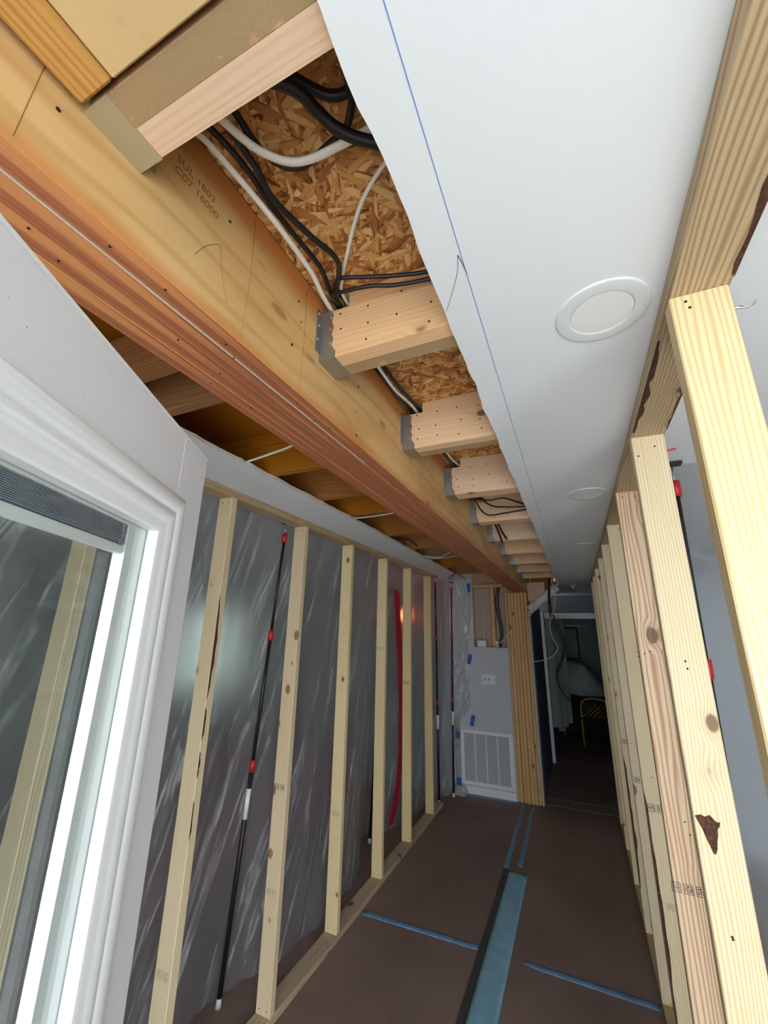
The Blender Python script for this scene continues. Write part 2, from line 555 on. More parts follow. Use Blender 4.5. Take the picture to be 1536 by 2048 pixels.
def addtube(bm, pts, r, seg=8, flat=1.0, cap=True, mi=0):
    pts = [Vector(p) for p in pts]
    rings = []
    up = Vector((0, 0, 1))
    prev = None
    for i, p in enumerate(pts):
        t = (pts[min(i + 1, len(pts) - 1)] - pts[max(i - 1, 0)]).normalized()
        if prev is None:
            ref = up if abs(t.z) < 0.9 else Vector((1, 0, 0))
            nrm = (ref - t * ref.dot(t)).normalized()
        else:
            nrm = (prev - t * prev.dot(t)).normalized()
        prev = nrm
        bn = t.cross(nrm)
        rr = r[i] if isinstance(r, (list, tuple)) else r
        rings.append([bm.verts.new(p + nrm * math.cos(2 * math.pi * k / seg) * rr * flat
                                   + bn * math.sin(2 * math.pi * k / seg) * rr) for k in range(seg)])
    for a, b in zip(rings, rings[1:]):
        for k in range(seg):
            f = bm.faces.new((a[k], a[(k + 1) % seg], b[(k + 1) % seg], b[k]))
            f.material_index = mi
            f.smooth = True
    if cap:
        bm.faces.new(rings[0][::-1]).material_index = mi
        bm.faces.new(rings[-1]).material_index = mi


def tube(name, pts, r, mat, parent=None, seg=8, flat=1.0, curve=True):
    c = Vector(pts[0])
    pp = spline(pts) if curve else [Vector(p) for p in pts]
    bm = bmesh.new()
    addtube(bm, [p - c for p in pp], r, seg, flat)
    return from_bm(name, bm, mat, parent, c)


def disc(bm, c, n, r, th, seg=8, mi=0):
    """thin disc proud of a surface: centre c, normal n"""
    n = Vector(n).normalized()
    c = Vector(c)
    addtube(bm, [c - n * 0.001, c + n * th], r, seg, mi=mi)


# ------------------------------------------------------------------ SETTING
def struct(o):
    o['kind'] = 'structure'
    return o


struct(box('floor', -4.4, 3.2, BACK_Y, 11.0, -0.12, 0.0, 'floor'))
struct(box('floor_bounce', -6.0, 8.0, -9.0, BACK_Y - 0.002, -0.22, -0.10, 'concrete'))  # unseen ground outside, added to bounce daylight up to the ceiling


def ragged_slab(name, ys, edge, other, z0, z1, mats, rag=0.004, step=0.03, side=1):
    """drywall slab with one torn long edge; edge(y) gives the edge x"""
    bm = bmesh.new()
    y0, y1 = ys
    n = int((y1 - y0) / step)
    lo, hi, ol, oh = [], [], [], []
    for i in range(n + 1):
        y = y0 + (y1 - y0) * i / n
        j = rag * (noise.noise(Vector((y * 9, 0.3, 1.7))) * 1.6 + (random.random() - 0.5) * 0.8)
        j2 = j + rag * (0.4 + 0.8 * (random.random() - 0.3)) * side
        lo.append(bm.verts.new((edge(y) + j, y, z0)))
        hi.append(bm.verts.new((edge(y) + j2 * 0.8, y, z1)))
        ol.append(bm.verts.new((other, y, z0)))
        oh.append(bm.verts.new((other, y, z1)))
    for i in range(n):
        for (a, b, mi) in ((lo, ol, 0), (ol, oh, 0), (oh, hi, 0), (hi, lo, 1)):
            f = bm.faces.new((a[i], a[i + 1], b[i + 1], b[i]))
            f.material_index = mi
    for i in (0, n):
        bm.faces.new((lo[i], ol[i], oh[i], hi[i]))
    return from_bm(name, bm, mats)


CZ = 2.412
struct(ragged_slab('ceiling', (BACK_Y, 5.44), lambda y: -0.178 + 0.004 * y, 3.2, CZ, CZ + 0.014, ['ceiling', 'gypsum'], 0.004, side=-1))
struct(box('ceiling_hall', -0.14, 3.2, 5.441, 5.63, CZ, CZ + 0.014, 'ceiling'))
struct(box('ceiling_hall', -0.55, 3.2, 5.63, 7.35, CZ, CZ + 0.014, 'ceiling'))
struct(box('ceiling_leak_cover', -4.5, 3.4, BACK_Y - .12, 11.1, 2.73, 2.76, 'oldY'))  # unseen cover added to stop sky leaking in over the joists
SZ = 2.468
struct(ragged_slab('ceiling_left', (BACK_Y, 5.42), lambda y: -1.205 - 0.02 * max(0, y - 2.6), -4.4, SZ, SZ + 0.014,
                   ['ceiling', 'gypsum'], 0.006, side=1))
struct(box('ceiling_subfloor', -0.505, 3.2, BACK_Y, 5.63, 2.604, 2.622, 'osb'))
struct(box('ceiling_subfloor', -4.4, -0.69, BACK_Y, 5.63, 2.70, 2.718, 'oldY'))

# outer walls
wl = empty('wall_left', (-4.4, 2.5, 0))
struct(wl)
box('panel', -4.4, -4.3, BACK_Y, WIN_Y0, 0, SZ, 'dimwall', wl)
box('panel', -4.4, -4.3, WIN_Y1, 5.63, 0, SZ, 'dimwall', wl)
box('panel', -4.4, -4.3, WIN_Y0, WIN_Y1, 0, WIN_Z0, 'dimwall', wl)
box('panel', -4.4, -4.3, WIN_Y0, WIN_Y1, WIN_Z1, SZ, 'dimwall', wl)
wn = empty('window_1', (-4.35, (WIN_Y0 + WIN_Y1) / 2, WIN_Z0))
struct(wn)
for a in (WIN_Y0, WIN_Y1 - 0.05):
    box('window_frame', -4.38, -4.31, a, a + 0.05, WIN_Z0, WIN_Z1, 'vinyl', wn)
for a in (WIN_Z0, (WIN_Z0 + WIN_Z1) / 2 - 0.02, WIN_Z1 - 0.05):
    box('window_frame', -4.38, -4.31, WIN_Y0 + 0.05, WIN_Y1 - 0.05, a, a + 0.045, 'vinyl', wn)
box('pane', -4.352, -4.348, WIN_Y0 + 0.05, WIN_Y1 - 0.05, WIN_Z0 + 0.045, WIN_Z1 - 0.05, 'dimpane', wn)

wb = empty('wall_back', (0, BACK_Y, 0))
struct(wb)
box('panel', -4.4, OPEN_X0, BACK_Y - 0.12, BACK_Y, -0.1, 2.7, 'greywall', wb)
box('header', OPEN_X0, OPEN_X1, BACK_Y - 0.12, BACK_Y, OPEN_Z, 2.7, 'greywall', wb)
box('panel', OPEN_X1, 3.3, BACK_Y - 0.12, BACK_Y, -0.1, 2.7, 'greywall', wb)
struct(box('wall_right', 3.2, 3.3, BACK_Y, 11.0, 0, 2.7, 'greywall'))

# end wall of the corridor (drywall cut off above 1.63 m)
EY = 5.45
we = empty('wall_end', (-1.2, EY, 0))
struct(we)
box('drywall', -4.4, -1.60, EY, EY + 0.014, 0, 2.60, 'dimwall', we)
box('drywall', -1.599, -1.195, EY, EY + 0.014, 0, 2.60, 'greywall', we)
box('drywall', -1.195, -0.775, EY, EY + 0.014, 0, 1.63, 'greywall', we)
struct(box('wall_end_backing', -4.4, -0.53, EY + 0.115, EY + 0.13, 0, 2.62, 'tanpaper'))
box('stud', -0.965, -0.927, EY + 0.016, EY + 0.105, 0.0, 2.37, 'postZ', we, 0.002)
box('stud', -1.235, -1.197, EY + 0.016, EY + 0.105, 0.0, 2.37, 'postZ', we, 0.002)
box('top_plate', -1.30, -0.81, EY + 0.016, EY + 0.105, 2.372, 2.41, 'postX', we, 0.002)
struct(box('baseboard_end', -1.40, -0.79, EY - 0.014, EY - 0.001, 0.0, 0.085, 'white', None, 0.003))

# clipped-corner opening to the dark hall: exposed framing, sloping drywall return
wo = empty('wall_opening', (-0.5, EY, 0))
struct(wo)
box('drywall_edge', -0.518, -0.503, EY - 0.004, EY + 0.15, 0.0, 2.07, 'gypsum', wo)
A, B = Vector((-0.505, EY, 2.055)), Vector((-0.145, EY, 2.405))
dn = Vector((0.697, 0, -0.717)) * 0.014
tube('sloped_return', [(-0.50, EY + .03, 2.085), (-0.33, EY + .03, 2.225), (-0.165, EY + .03, 2.362)], .052, 'ceiling', wo, seg=20, curve=False)
prism('sloped_drywall', [A, B, B + dn, A + dn], (0, 0.19, 0), 'ceiling', wo)
up = Vector((-0.697, 0, 0.717)) * 0.04
prism('sloped_block', [A, B, B + up, A + up], (0, 0.09, 0), 'oldX', wo)
box('header_block', -0.505, -0.30, EY + 0.005, EY + 0.045, 2.20, 2.42, 'joistX', wo, 0.002)
box('back_panel', -0.53, -0.20, EY + 0.13, EY + 0.145, 2.25, 2.62, 'oldX', wo)
prism('gusset', [(-0.503, EY + 0.146, 2.06), (-0.15, EY + 0.146, 2.412), (-0.503, EY + 0.146, 2.62)], (0, 0.03, 0), 'ceiling', wo)

# hall beyond
struct(box('wall_hall_left', -0.62, -0.50, EY + 0.16, 7.18, 0, 2.41, 'slatewall'))
struct(box('wall_hall_back', -0.62, -0.50, 7.36, 11.0, 0, 2.41, 'greenwall'))
t1 = box('trim_1', -0.56, -0.455, 7.19, 7.26, 0, 2.12, 'white', None, 0.004)
struct(t1)
t2 = box('trim_2', -0.56, -0.465, 7.275, 7.345, 0, 2.14, 'white', None, 0.004)
struct(t2)
struct(box('wall_bulkhead', -0.62, 3.2, 7.352, 7.46, 2.14, 2.62, 'bulkgrey'))
cr = empty('trim_3', (0.5, 7.34, 2.04))
struct(cr)
box('moulding', -0.45, 3.2, 7.335, 7.46, 2.045, 2.135, 'white', cr, 0.008)
box('moulding', -0.45, 3.2, 7.322, 7.34, 2.10, 2.13, 'white', cr, 0.004)
struct(box('ceiling_far', -0.62, 3.2, 7.47, 11.0, 2.41, 2.43, 'ceiling'))
struct(box('wall_far', -0.62, 3.2, 10.9, 11.0, 0, 2.41, 'greenwall'))
struct(box('wall_room_right', 0.42, 3.2, EY, EY + 0.1, 0, 2.41, 'greywall'))
th = empty('trim_4', (-0.15, 5.6, 0))
struct(th)
box('threshold_strip', -0.495, 0.205, 5.52, 5.56, 0.0, 0.004, 'bulkgrey', th)
box('threshold_strip', -0.495, 0.205, 5.74, 5.78, 0.0, 0.004, 'bulkgrey', th)

# ------------------------------------------------------------------ LVL beam
bx0, bx1, bz0, bz1 = -0.683, -0.505, 2.300, 2.602
bm_root = empty('laminated_beam', (-0.594, 2.4, bz0))
tag(bm_root, 'long laminated veneer beam, golden face and reddish striped underside, resting on the built-up post', 'beam')
w = (bx1 - bx0 - 0.003) / 4
for k in range(4):
    x0 = bx0 + k * (w + 0.001)
    zb = bz0 + (0.0, 0.0015, 0.0, 0.001)[k]
    c = Vector((x0 + w / 2, 2.42, (zb + bz1) / 2))
    b_ = bmesh.new()
    hx, hy, hz = w / 2, (5.42 - BACK_Y) / 2, (bz1 - zb) / 2
    fs = addbox(b_, -hx, hx, -hy, hy, -hz, hz)
    fs[0].material_index = 1
    bmesh.ops.bevel(b_, geom=[e for e in b_.edges if all(abs(v.co.z + hz) < 1e-4 for v in e.verts) and abs((e.verts[0].co - e.verts[1].co).y) > 1],
                    offset=0.003 if k == 3 else 0.0012, segments=2, affect='EDGES')
    me = bpy.data.meshes.new('ply')
    b_.to_mesh(me)
    b_.free()
    link('ply', me, ['lvl', 'lvlb'], bm_root, (c.x, (5.42 + BACK_Y) / 2, c.z))
# pale glue line showing between two plies
box('glue_line', bx0 + 3 * (w + 0.001) - 0.0012, bx0 + 3 * (w + 0.001) + 0.0002, BACK_Y, 1.05, bz0 - 0.0006, bz0 + 0.05, 'cable_y', bm_root)
b_ = bmesh.new()
for yk in [0.13, 0.42, 0.62, 0.92, 1.18, 1.55, 1.95, 2.4, 2.9, 3.4]:
    for zk in (2.33, 2.40, 2.47, 2.53, 2.575):
        if random.random() < 0.8:
            disc(b_, (bx1, yk + random.uniform(-.025, .035), zk + random.uniform(-.015, .015)), (1, 0, 0),
                 random.choice((.0022, .003, .0038)), .0006, 7)
for _ in range(60):
    disc(b_, (random.uniform(bx0 + .01, bx1 - .01), random.uniform(.1, 3.5), bz0), (0, 0, -1), .0018, .0006, 6)
tag(from_bm('nail_holes', b_, 'hole', bm_root), kind='stuff')
b_ = bmesh.new()
for yk in (0.115, 0.46, 0.64, 1.6):
    addtube(b_, [(bx1 + .0003, yk, 2.31), (bx1 + .0003, yk + .004, 2.45), (bx1 + .0003, yk - .002, 2.59)], .0006, 4)
for arc in ([(0.345, 2.385), (0.362, 2.42), (0.386, 2.448), (0.393, 2.44)],
            [(0.64, 2.42), (0.655, 2.41), (0.665, 2.405)], [(0.388, 2.448), (0.402, 2.39), (0.42, 2.35)]):
    addtube(b_, spline([(bx1 + .0004, a, z) for a, z in arc], 5), .0006, 4)
tag(from_bm('pencil_marks', b_, 'pencil', bm_root), kind='stuff')


def text_on(name, body, size, loc, rot, mat, parent=None, ext=0.0002):
    cu = bpy.data.curves.new(name, 'FONT')
    cu.body = body
    cu.size = size
    cu.extrude = ext
    tmp = bpy.data.objects.new(name, cu)
    COL.objects.link(tmp)
    bpy.context.view_layer.update()
    me = bpy.data.meshes.new_from_object(tmp.evaluated_get(bpy.context.evaluated_depsgraph_get()))
    bpy.data.objects.remove(tmp)
    me.name = name
    o = link(name, me, mat, parent, loc)
    o.rotation_euler = rot
    return o


text_on('stamp', 'C07 16000', 0.020, (bx1 + 0.0006, 0.285, 2.492), (math.radians(90), 0, math.radians(90)), 'stampink', bm_root)
text_on('stamp', 'SUL 1803', 0.020, (bx1 + 0.0006, 0.285, 2.515), (math.radians(90), 0, math.radians(90)), 'stampink', bm_root)

# ------------------------------------------------------------------ joists on the right of the beam
JB = 2.426
JX0, JX1 = bx1 + 0.002, 3.15
far_edges = [0.240, 0.782, 1.330, 1.880, 2.425, 2.970, 3.515, 4.060, 4.605, 5.110]


def joist_ply(name, y0, y1, mats, parent, z1=2.602):
    zb = JB
    nz = 2.563
    pts = [(JX0, y0, zb), (JX1, y0, zb), (JX1, y0, z1), (JX0 + 0.075, y0, z1), (JX0 + 0.075, y0, nz), (JX0, y0, nz)]
    c = Vector(((JX0 + JX1) / 2, (y0 + y1) / 2, (zb + z1) / 2))
    bm = bmesh.new()
    a = [bm.verts.new(Vector(p) - c) for p in pts]
    b = [bm.verts.new(Vector(p) - c + Vector((0, y1 - y0, 0))) for p in pts]
    bm.faces.new(a)
    bm.faces.new(b[::-1])
    for i in range(len(pts)):
        j = (i + 1) % len(pts)
        f = bm.faces.new((a[i], b[i], b[j], a[j]))
        if i == 0:
            f.material_index = 1
    return from_bm(name, bm, mats, parent, c)


def hanger(y0, y1, mat, parent, proud=True):
    """U-shaped joist hanger: saddle, two wings, face flanges, nails"""
    t = 0.0016
    x0, ln = bx1, 0.046
    zt = 2.565
    bm = bmesh.new()
    addbox(bm, x0, x0 + ln, y0 - t, y1 + t, JB - t, JB)                      # saddle
    for (ya, yb) in ((y0 - t, y0), (y1, y1 + t)):                            # wings with scalloped free edge
        prof = [(0, JB), (ln, JB), (ln, JB + .018), (ln - .012, JB + .036), (ln - .008, JB + .055), (ln - .013, JB + .07),
                (ln - .008, JB + .088), (ln - .014, JB + .105), (ln - .010, JB + .125), (ln - .016, zt), (0, zt)]
        a = [bm.verts.new((x0 + p[0], ya, p[1])) for p in prof]
        b = [bm.verts.new((x0 + p[0], yb, p[1])) for p in prof]
        bm.faces.new(a)
        bm.faces.new(b[::-1])
        for i in range(len(prof)):
            j = (i + 1) % len(prof)
            bm.faces.new((a[i], b[i], b[j], a[j]))
    fl = 0.020
    for (ya, yb, s) in ((y0 - fl, y0 - t, -1), (y1 + t, y1 + fl, 1)):        # flanges on the beam
        addbox(bm, x0 + .0002, x0 + t, ya, yb, JB + 0.02, zt)
    h = from_bm('hanger', bm, mat, parent)
    bn = bmesh.new()
    for zk in (JB + .045, JB + .085, JB + .12):
        disc(bn, (x0 + .028, y0 - t, zk), (0, -1, 0), .0045, .002, 8)
        disc(bn, (x0 + t, y0 - .011, zk + .012), (1, 0, 0), .0045, .002, 8)
    hn = from_bm('nails', bn, 'nailsteel' if mat == 'steel' else mat)
    hn.parent = h
    hn['kind'] = 'stuff'
    return h


ORD = ['first', 'second', 'third', 'fourth', 'fifth', 'sixth', 'seventh', 'eighth', 'ninth', 'tenth', 'eleventh']
for k, fe in enumerate(far_edges):
    y0, ym, y1 = fe - 0.0755, fe - 0.0375, fe
    e = empty('ceiling_joist', (JX0, ym, JB))
    if k == 0:
        tag(e, 'doubled joist with beige-sprayed hanger and brown texture residue on one edge', 'joist', 'joists hung on the beam')
        joist_ply('ply', y0, ym - .0005, ['joistX', 'joistold'], e)
        joist_ply('ply', ym, y1, ['joistX', 'joistX'], e)
        hanger(y0, y1, 'beigemetal', e)
    else:
        lab = ('doubled joist in a galvanised hanger below the knot of cables' if k == 1 else
               '%s doubled joist in a galvanised hanger, counting from the beige-sprayed one' % ORD[k])
        tag(e, lab, 'joist', 'joists hung on the beam')
        joist_ply('ply', y0, ym - .0005, ['joistX', 'joistX'], e)
        joist_ply('ply', ym, y1, ['joistX', 'joistold' if k in (1, 2) else 'joistX'], e)
        hanger(y0, y1, 'steel', e)
    if k:
        b_ = bmesh.new()
        for xi in (0.062, 0.13, 0.21, 0.285):
            for zk in (2.455, 2.50, 2.55):
                if random.random() < 0.85:
                    disc(b_, (bx1 + xi + random.uniform(-.008, .008), y0, zk + random.uniform(-.008, .008)), (0, -1, 0), .0028, .0004, 7)
        tag(from_bm('nail_holes', b_, 'hole', e), kind='stuff')

# old boards running before the first joist
hb = empty('header_boards', (-0.3, -0.1, 2.42))
tag(hb, 'beige-sprayed wide boards beside the beam, before the beige joist hanger', 'boards')
box('board', -0.495, -0.437, BACK_Y, 0.157, 2.419, 2.60, 'amberY', hb, 0.003)
box('board', -0.435, -0.20, BACK_Y, 0.157, 2.421, 2.60, 'sprayed', hb, 0.002)

# ------------------------------------------------------------------ old joists left of the beam
for k, fe in enumerate([0.30, 0.83, 1.42, 1.82, 2.16, 2.745, 3.29, 3.83, 4.38, 4.92]):
    tag(box('ceiling_joist', -4.35, bx0 - 0.002, fe - 0.04, fe, 2.484, 2.699, 'oldX', None, 0.002),
        '%s dark amber joist above the white ceiling strip, counting from the open door' % ORD[k], 'joist',
        'old joists beyond the beam')
bb = box('blocking_board', -1.45, -0.72, 0.60, 0.675, 2.50, 2.62, 'oldX', None, 0.002)
tag(bb, 'amber blocking board between dark joists above the door top', 'board')
lg = box('ledger_board', -0.735, bx0 - 0.002, 0.31, 0.78, 2.56, 2.69, 'oldY', None, 0.002)
tag(lg, 'short amber ledger along the hidden side of the beam', 'board')

# ------------------------------------------------------------------ cables
RB, RW = 0.0065, 0.005
cab = {
    'bay1': [
        ('cable_w', .0062, [(-.470, .235, 2.52), (-0.462, 0.29, 2.545), (-0.459, 0.342, 2.552), (-0.454, 0.414, 2.555), (-0.452, 0.488, 2.557), (-0.460, 0.592, 2.567), (-0.478, 0.675, 2.574), (-.490, .80, 2.576)],
         'white flat cable running closest along the beam towards the second joist'),
        ('black', .0055, [(-.457, .235, 2.54), (-0.449, 0.293, 2.56), (-0.441, 0.361, 2.565), (-0.444, 0.431, 2.567), (-0.442, 0.501, 2.57), (-0.440, 0.597, 2.577), (-0.462, 0.678, 2.585), (-.475, .80, 2.588)],
         'straight black cable beside the white one along the beam'),
        ('black', .006, [(-.425, .235, 2.54), (-0.421, 0.293, 2.555), (-0.419, 0.363, 2.555), (-0.426, 0.422, 2.555), (-0.404, 0.513, 2.556), (-0.387, 0.562, 2.557), (-0.393, 0.6, 2.562), (-0.427, 0.648, 2.572), (-0.452, 0.685, 2.574), (-.460, .80, 2.576)],
         'black cable curving out over the strand board and back into the notch'),
        ('cable_w', .0075, [(-.42, .235, 2.53), (-0.409, 0.304, 2.545), (-0.392, 0.344, 2.548), (-0.362, 0.376, 2.55), (-0.324, 0.389, 2.55), (-0.269, 0.391, 2.55), (-0.211, 0.391, 2.55), (-.12, .39, 2.55)],
         'white flat cable looping across the bay into the ceiling drywall'),
        ('black', .006, [(-.398, .235, 2.568), (-0.404, 0.296, 2.573), (-0.402, 0.354, 2.572), (-0.377, 0.389, 2.566), (-0.342, 0.401, 2.566), (-0.294, 0.393, 2.568), (-0.258, 0.386, 2.57), (-0.236, 0.366, 2.57), (-0.226, 0.347, 2.57), (-.215, .30, 2.575)],
         'black cable shadowing the white loop and rising by the drywall edge'),
        ('black', .0095, [(-.33, .245, 2.505), (-0.298, 0.273, 2.518), (-0.279, 0.299, 2.525), (-0.269, 0.332, 2.53), (-0.252, 0.363, 2.53), (-0.213, 0.397, 2.53), (-.12, .45, 2.53)],
         'thickest black cable dropping from the beige joist into the drywall'),
        ('black', .008, [(-.33, .25, 2.565), (-0.304, 0.292, 2.575), (-0.277, 0.328, 2.58), (-0.257, 0.344, 2.58), (-0.228, 0.349, 2.58), (-.14, .34, 2.58)],
         'black cable high against the strand board by the drywall edge'),
        ('cable_w', .0042, [(-.14, .43, 2.58), (-0.214, 0.457, 2.578), (-0.274, 0.492, 2.577), (-0.317, 0.531, 2.577), (-0.359, 0.579, 2.578), (-0.409, 0.64, 2.579), (-0.436, 0.69, 2.583), (-.438, .80, 2.585)],
         'thin white cable arcing alone across the strand board'),
        ('black', .0048, [(-.445, .72, 2.594), (-0.443, 0.668, 2.588), (-0.425, 0.643, 2.576), (-0.405, 0.630, 2.566), (-0.35, 0.644, 2.560), (-0.28, 0.667, 2.558), (-0.21, 0.684, 2.558), (-.10, .69, 2.56)],
         'upper black cable turning off sideways in front of the second joist'),
        ('black', .0048, [(-.452, .70, 2.573), (-0.448, 0.664, 2.56), (-0.409, 0.648, 2.546), (-0.342, 0.655, 2.542), (-0.288, 0.675, 2.542), (-0.205, 0.690, 2.543), (-.10, .692, 2.545)],
         'lower black cable turning off sideways in front of the second joist'),
    ],
    'bay2': [
        ('black', .006, [(-.466, .80, 2.583), (-0.472, 0.897, 2.562), (-0.472, 0.947, 2.56), (-0.472, 1.061, 2.562), (-0.476, 1.158, 2.57), (-0.475, 1.242, 2.58), (-.473, 1.34, 2.584)],
         'black cable tight to the beam between second and third joists'),
        ('cable_w', .005, [(-.455, .80, 2.583), (-0.455, 0.896, 2.557), (-0.458, 0.954, 2.554), (-0.46, 1.073, 2.556), (-0.458, 1.139, 2.566), (-0.456, 1.226, 2.579), (-.456, 1.34, 2.583)],
         'white cable between the two black ones past the second joist'),
        ('black', .006, [(-.446, .80, 2.583), (-0.446, 0.918, 2.563), (-0.446, 0.969, 2.56), (-0.445, 1.1, 2.564), (-0.442, 1.231, 2.58), (-.442, 1.34, 2.583)],
         'outer black cable between second and third joists'),
    ],
    'bay3': [
        ('black', .007, [(-.458, 1.34, 2.583), (-0.455, 1.50, 2.562), (-0.454, 1.651, 2.562), (-0.457, 1.76, 2.573), (-0.455, 1.829, 2.58), (-.455, 1.9, 2.583)],
         'black cable between third and fourth joists'),
        ('cable_w', .005, [(-.440, 1.34, 2.583), (-0.436, 1.50, 2.557), (-0.438, 1.633, 2.556), (-0.442, 1.741, 2.570), (-0.440, 1.809, 2.579), (-.44, 1.9, 2.583)],
         'white cable between third and fourth joists'),
    ],
    'loops': [
        ('black', .0045, [(-.385, 1.888, 2.47), (-0.375, 1.95, 2.45), (-0.34, 2.006, 2.445), (-0.269, 2.009, 2.45), (-0.219, 2.09, 2.452), (-0.15, 2.23, 2.455)],
         'black cable loop under the fourth joist, bowed up to the drywall'),
        ('black', .0045, [(-.39, 1.888, 2.48), (-0.384, 1.963, 2.465), (-0.373, 2.037, 2.46), (-0.344, 2.16, 2.46), (-0.285, 2.203, 2.46), (-0.15, 2.236, 2.46)],
         'middle black cable loop in front of the fifth joist'),
        ('black', .0045, [(-.40, 1.888, 2.46), (-0.397, 1.988, 2.442), (-0.404, 2.147, 2.44), (-0.383, 2.261, 2.44), (-0.293, 2.251, 2.44), (-0.15, 2.225, 2.444)],
         'lowest sagging black cable loop in front of the fifth joist'),
        ('black', .007, [(-.388, 2.44, 2.46), (-0.386, 2.474, 2.444), (-0.39, 2.607, 2.428), (-0.397, 2.75, 2.412), (-.405, 2.86, 2.405)],
         'black cable end hanging below the fifth joist, nearer the beam'),
        ('black', .007, [(-.37, 2.44, 2.46), (-0.369, 2.48, 2.444), (-0.37, 2.6, 2.43), (-0.368, 2.70, 2.42), (-.365, 2.80, 2.414)],
         'black cable end hanging below the fifth joist, nearer the drywall'),
    ],
    'left': [
        ('cable_w', .005, [(-1.30, 1.18, 2.50), (-1.254, 1.217, 2.476), (-1.187, 1.232, 2.49), (-1.079, 1.226, 2.5), (-0.945, 1.199, 2.505), (-0.778, 1.127, 2.52), (-.70, 1.09, 2.53)],
         'white cable from the ceiling strip to the beam, closest to the door'),
        ('cable_w', .005, [(-1.27, 2.10, 2.505), (-1.223, 2.194, 2.49), (-1.138, 2.238, 2.497), (-0.958, 2.221, 2.5), (-0.816, 2.18, 2.51), (-.70, 2.17, 2.53)],
         'white cable from the ceiling strip midway along the stud partition'),
        ('black', .0045, [(-1.285, 2.885, 2.50), (-1.25, 2.955, 2.515), (-1.169, 3.023, 2.52), (-1.168, 3.18, 2.515), (-1.163, 3.24, 2.50)],
         'black cable bowed out above the ceiling strip'),
        ('cable_w', .0042, [(-1.27, 3.66, 2.50), (-1.166, 3.72, 2.49), (-1.099, 3.73, 2.49), (-0.936, 3.534, 2.5), (-0.789, 3.40, 2.51), (-.70, 3.35, 2.53)],
         'upper of two white cables crossing by the far ceiling strip'),
        ('cable_w', .0042, [(-1.28, 3.70, 2.50), (-1.19, 3.765, 2.49), (-1.107, 3.775, 2.486), (-0.957, 3.70, 2.49), (-0.79, 3.487, 2.505), (-.70, 3.40, 2.53)],
         'lower of two white cables crossing by the far ceiling strip'),
        ('black', .004, [(-1.20, 4.62, 2.482), (-1.23, 4.70, 2.462), (-1.30, 4.80, 2.45), (-1.36, 4.92, 2.44), (-1.36, 5.0, 2.436), (-1.29, 4.86, 2.445), (-1.20, 4.66, 2.47)],
         'thin black wire loop hanging at the far end of the strip'),
    ],
    'hall': [
        ('black', .010, [(-.251, 5.40, 2.57), (-0.248, 5.4, 2.407), (-0.268, 5.4, 2.11), (-0.231, 5.4, 1.908), (-0.155, 5.4, 1.74), (-0.155, 5.4, 1.63), (-0.192, 5.4, 1.52), (-0.253, 5.4, 1.382), (-0.239, 5.4, 1.249), (-0.196, 5.4, 1.148), (-0.14, 5.4, 1.09)],
         'longest black cable dangling in the hall opening'),
        ('black', .009, [(-.235, 5.43, 2.57), (-0.238, 5.43, 2.41), (-0.251, 5.43, 2.141), (-0.208, 5.43, 1.937), (-0.137, 5.43, 1.769), (-0.134, 5.43, 1.63), (-0.178, 5.43, 1.508), (-0.243, 5.43, 1.38)],
         'shorter black cable dangling in the hall opening'),
        ('cable_w', .007, [(-0.214, 5.38, 2.57), (-0.211, 5.38, 2.494), (-0.207, 5.38, 2.344), (-0.196, 5.38, 2.167), (-0.25, 5.38, 1.993), (-0.28, 5.38, 1.907), (-0.26, 5.38, 1.766), (-0.215, 5.38, 1.667), (-0.261, 5.38, 1.572), (-0.375, 5.38, 1.513), (-0.498, 5.42, 1.485)],
         'white cable swinging down the hall opening to the drywall edge'),
        ('cable_y', .006, [(-0.49, 5.36, 2.54), (-0.446, 5.36, 2.409), (-0.406, 5.36, 2.257), (-0.422, 5.36, 2.138), (-0.489, 5.36, 2.009), (-0.612, 5.36, 1.903), (-0.747, 5.36, 1.814), (-0.842, 5.38, 1.707), (-0.93, 5.42, 1.65)],
         'cream cable draped across the built-up post'),
        ('black', .009, [(-0.868, 5.452, 2.37), (-0.899, 5.452, 2.21), (-0.891, 5.452, 2.024), (-0.863, 5.452, 1.872), (-0.864, 5.452, 1.752), (-0.885, 5.46, 1.645)],
         'inner black cable in the open stud bay beside the post'),
        ('black', .009, [(-0.846, 5.455, 2.37), (-0.868, 5.46, 2.209), (-0.86, 5.46, 2.024), (-0.836, 5.46, 1.872), (-0.843, 5.46, 1.753), (-0.869, 5.47, 1.645)],
         'outer black cable in the open stud bay beside the post'),
        ('cable_w', .006, [(-1.0, 5.47, 2.37), (-1.029, 5.47, 2.213), (-1.067, 5.47, 1.962), (-1.08, 5.48, 1.705)],
         'white cable dropping to the white box in the stud bay'),
    ],
}
GRP = {'bay1': 'cables in the first joist bay', 'bay2': 'cables past the second joist', 'bay3': 'cables past the third joist',
       'loops': 'loose black loops under the joists', 'left': 'cables left of the beam', 'hall': 'cables at the end wall'}
for key, lst in cab.items():
    for mt, r, pts, lab in lst:
        o = tube('electrical_cable', pts, r, mt, flat=0.62 if (mt == 'cable_w' and r > .0055) else 1.0)
        tag(o, lab, 'cable', GRP[key])

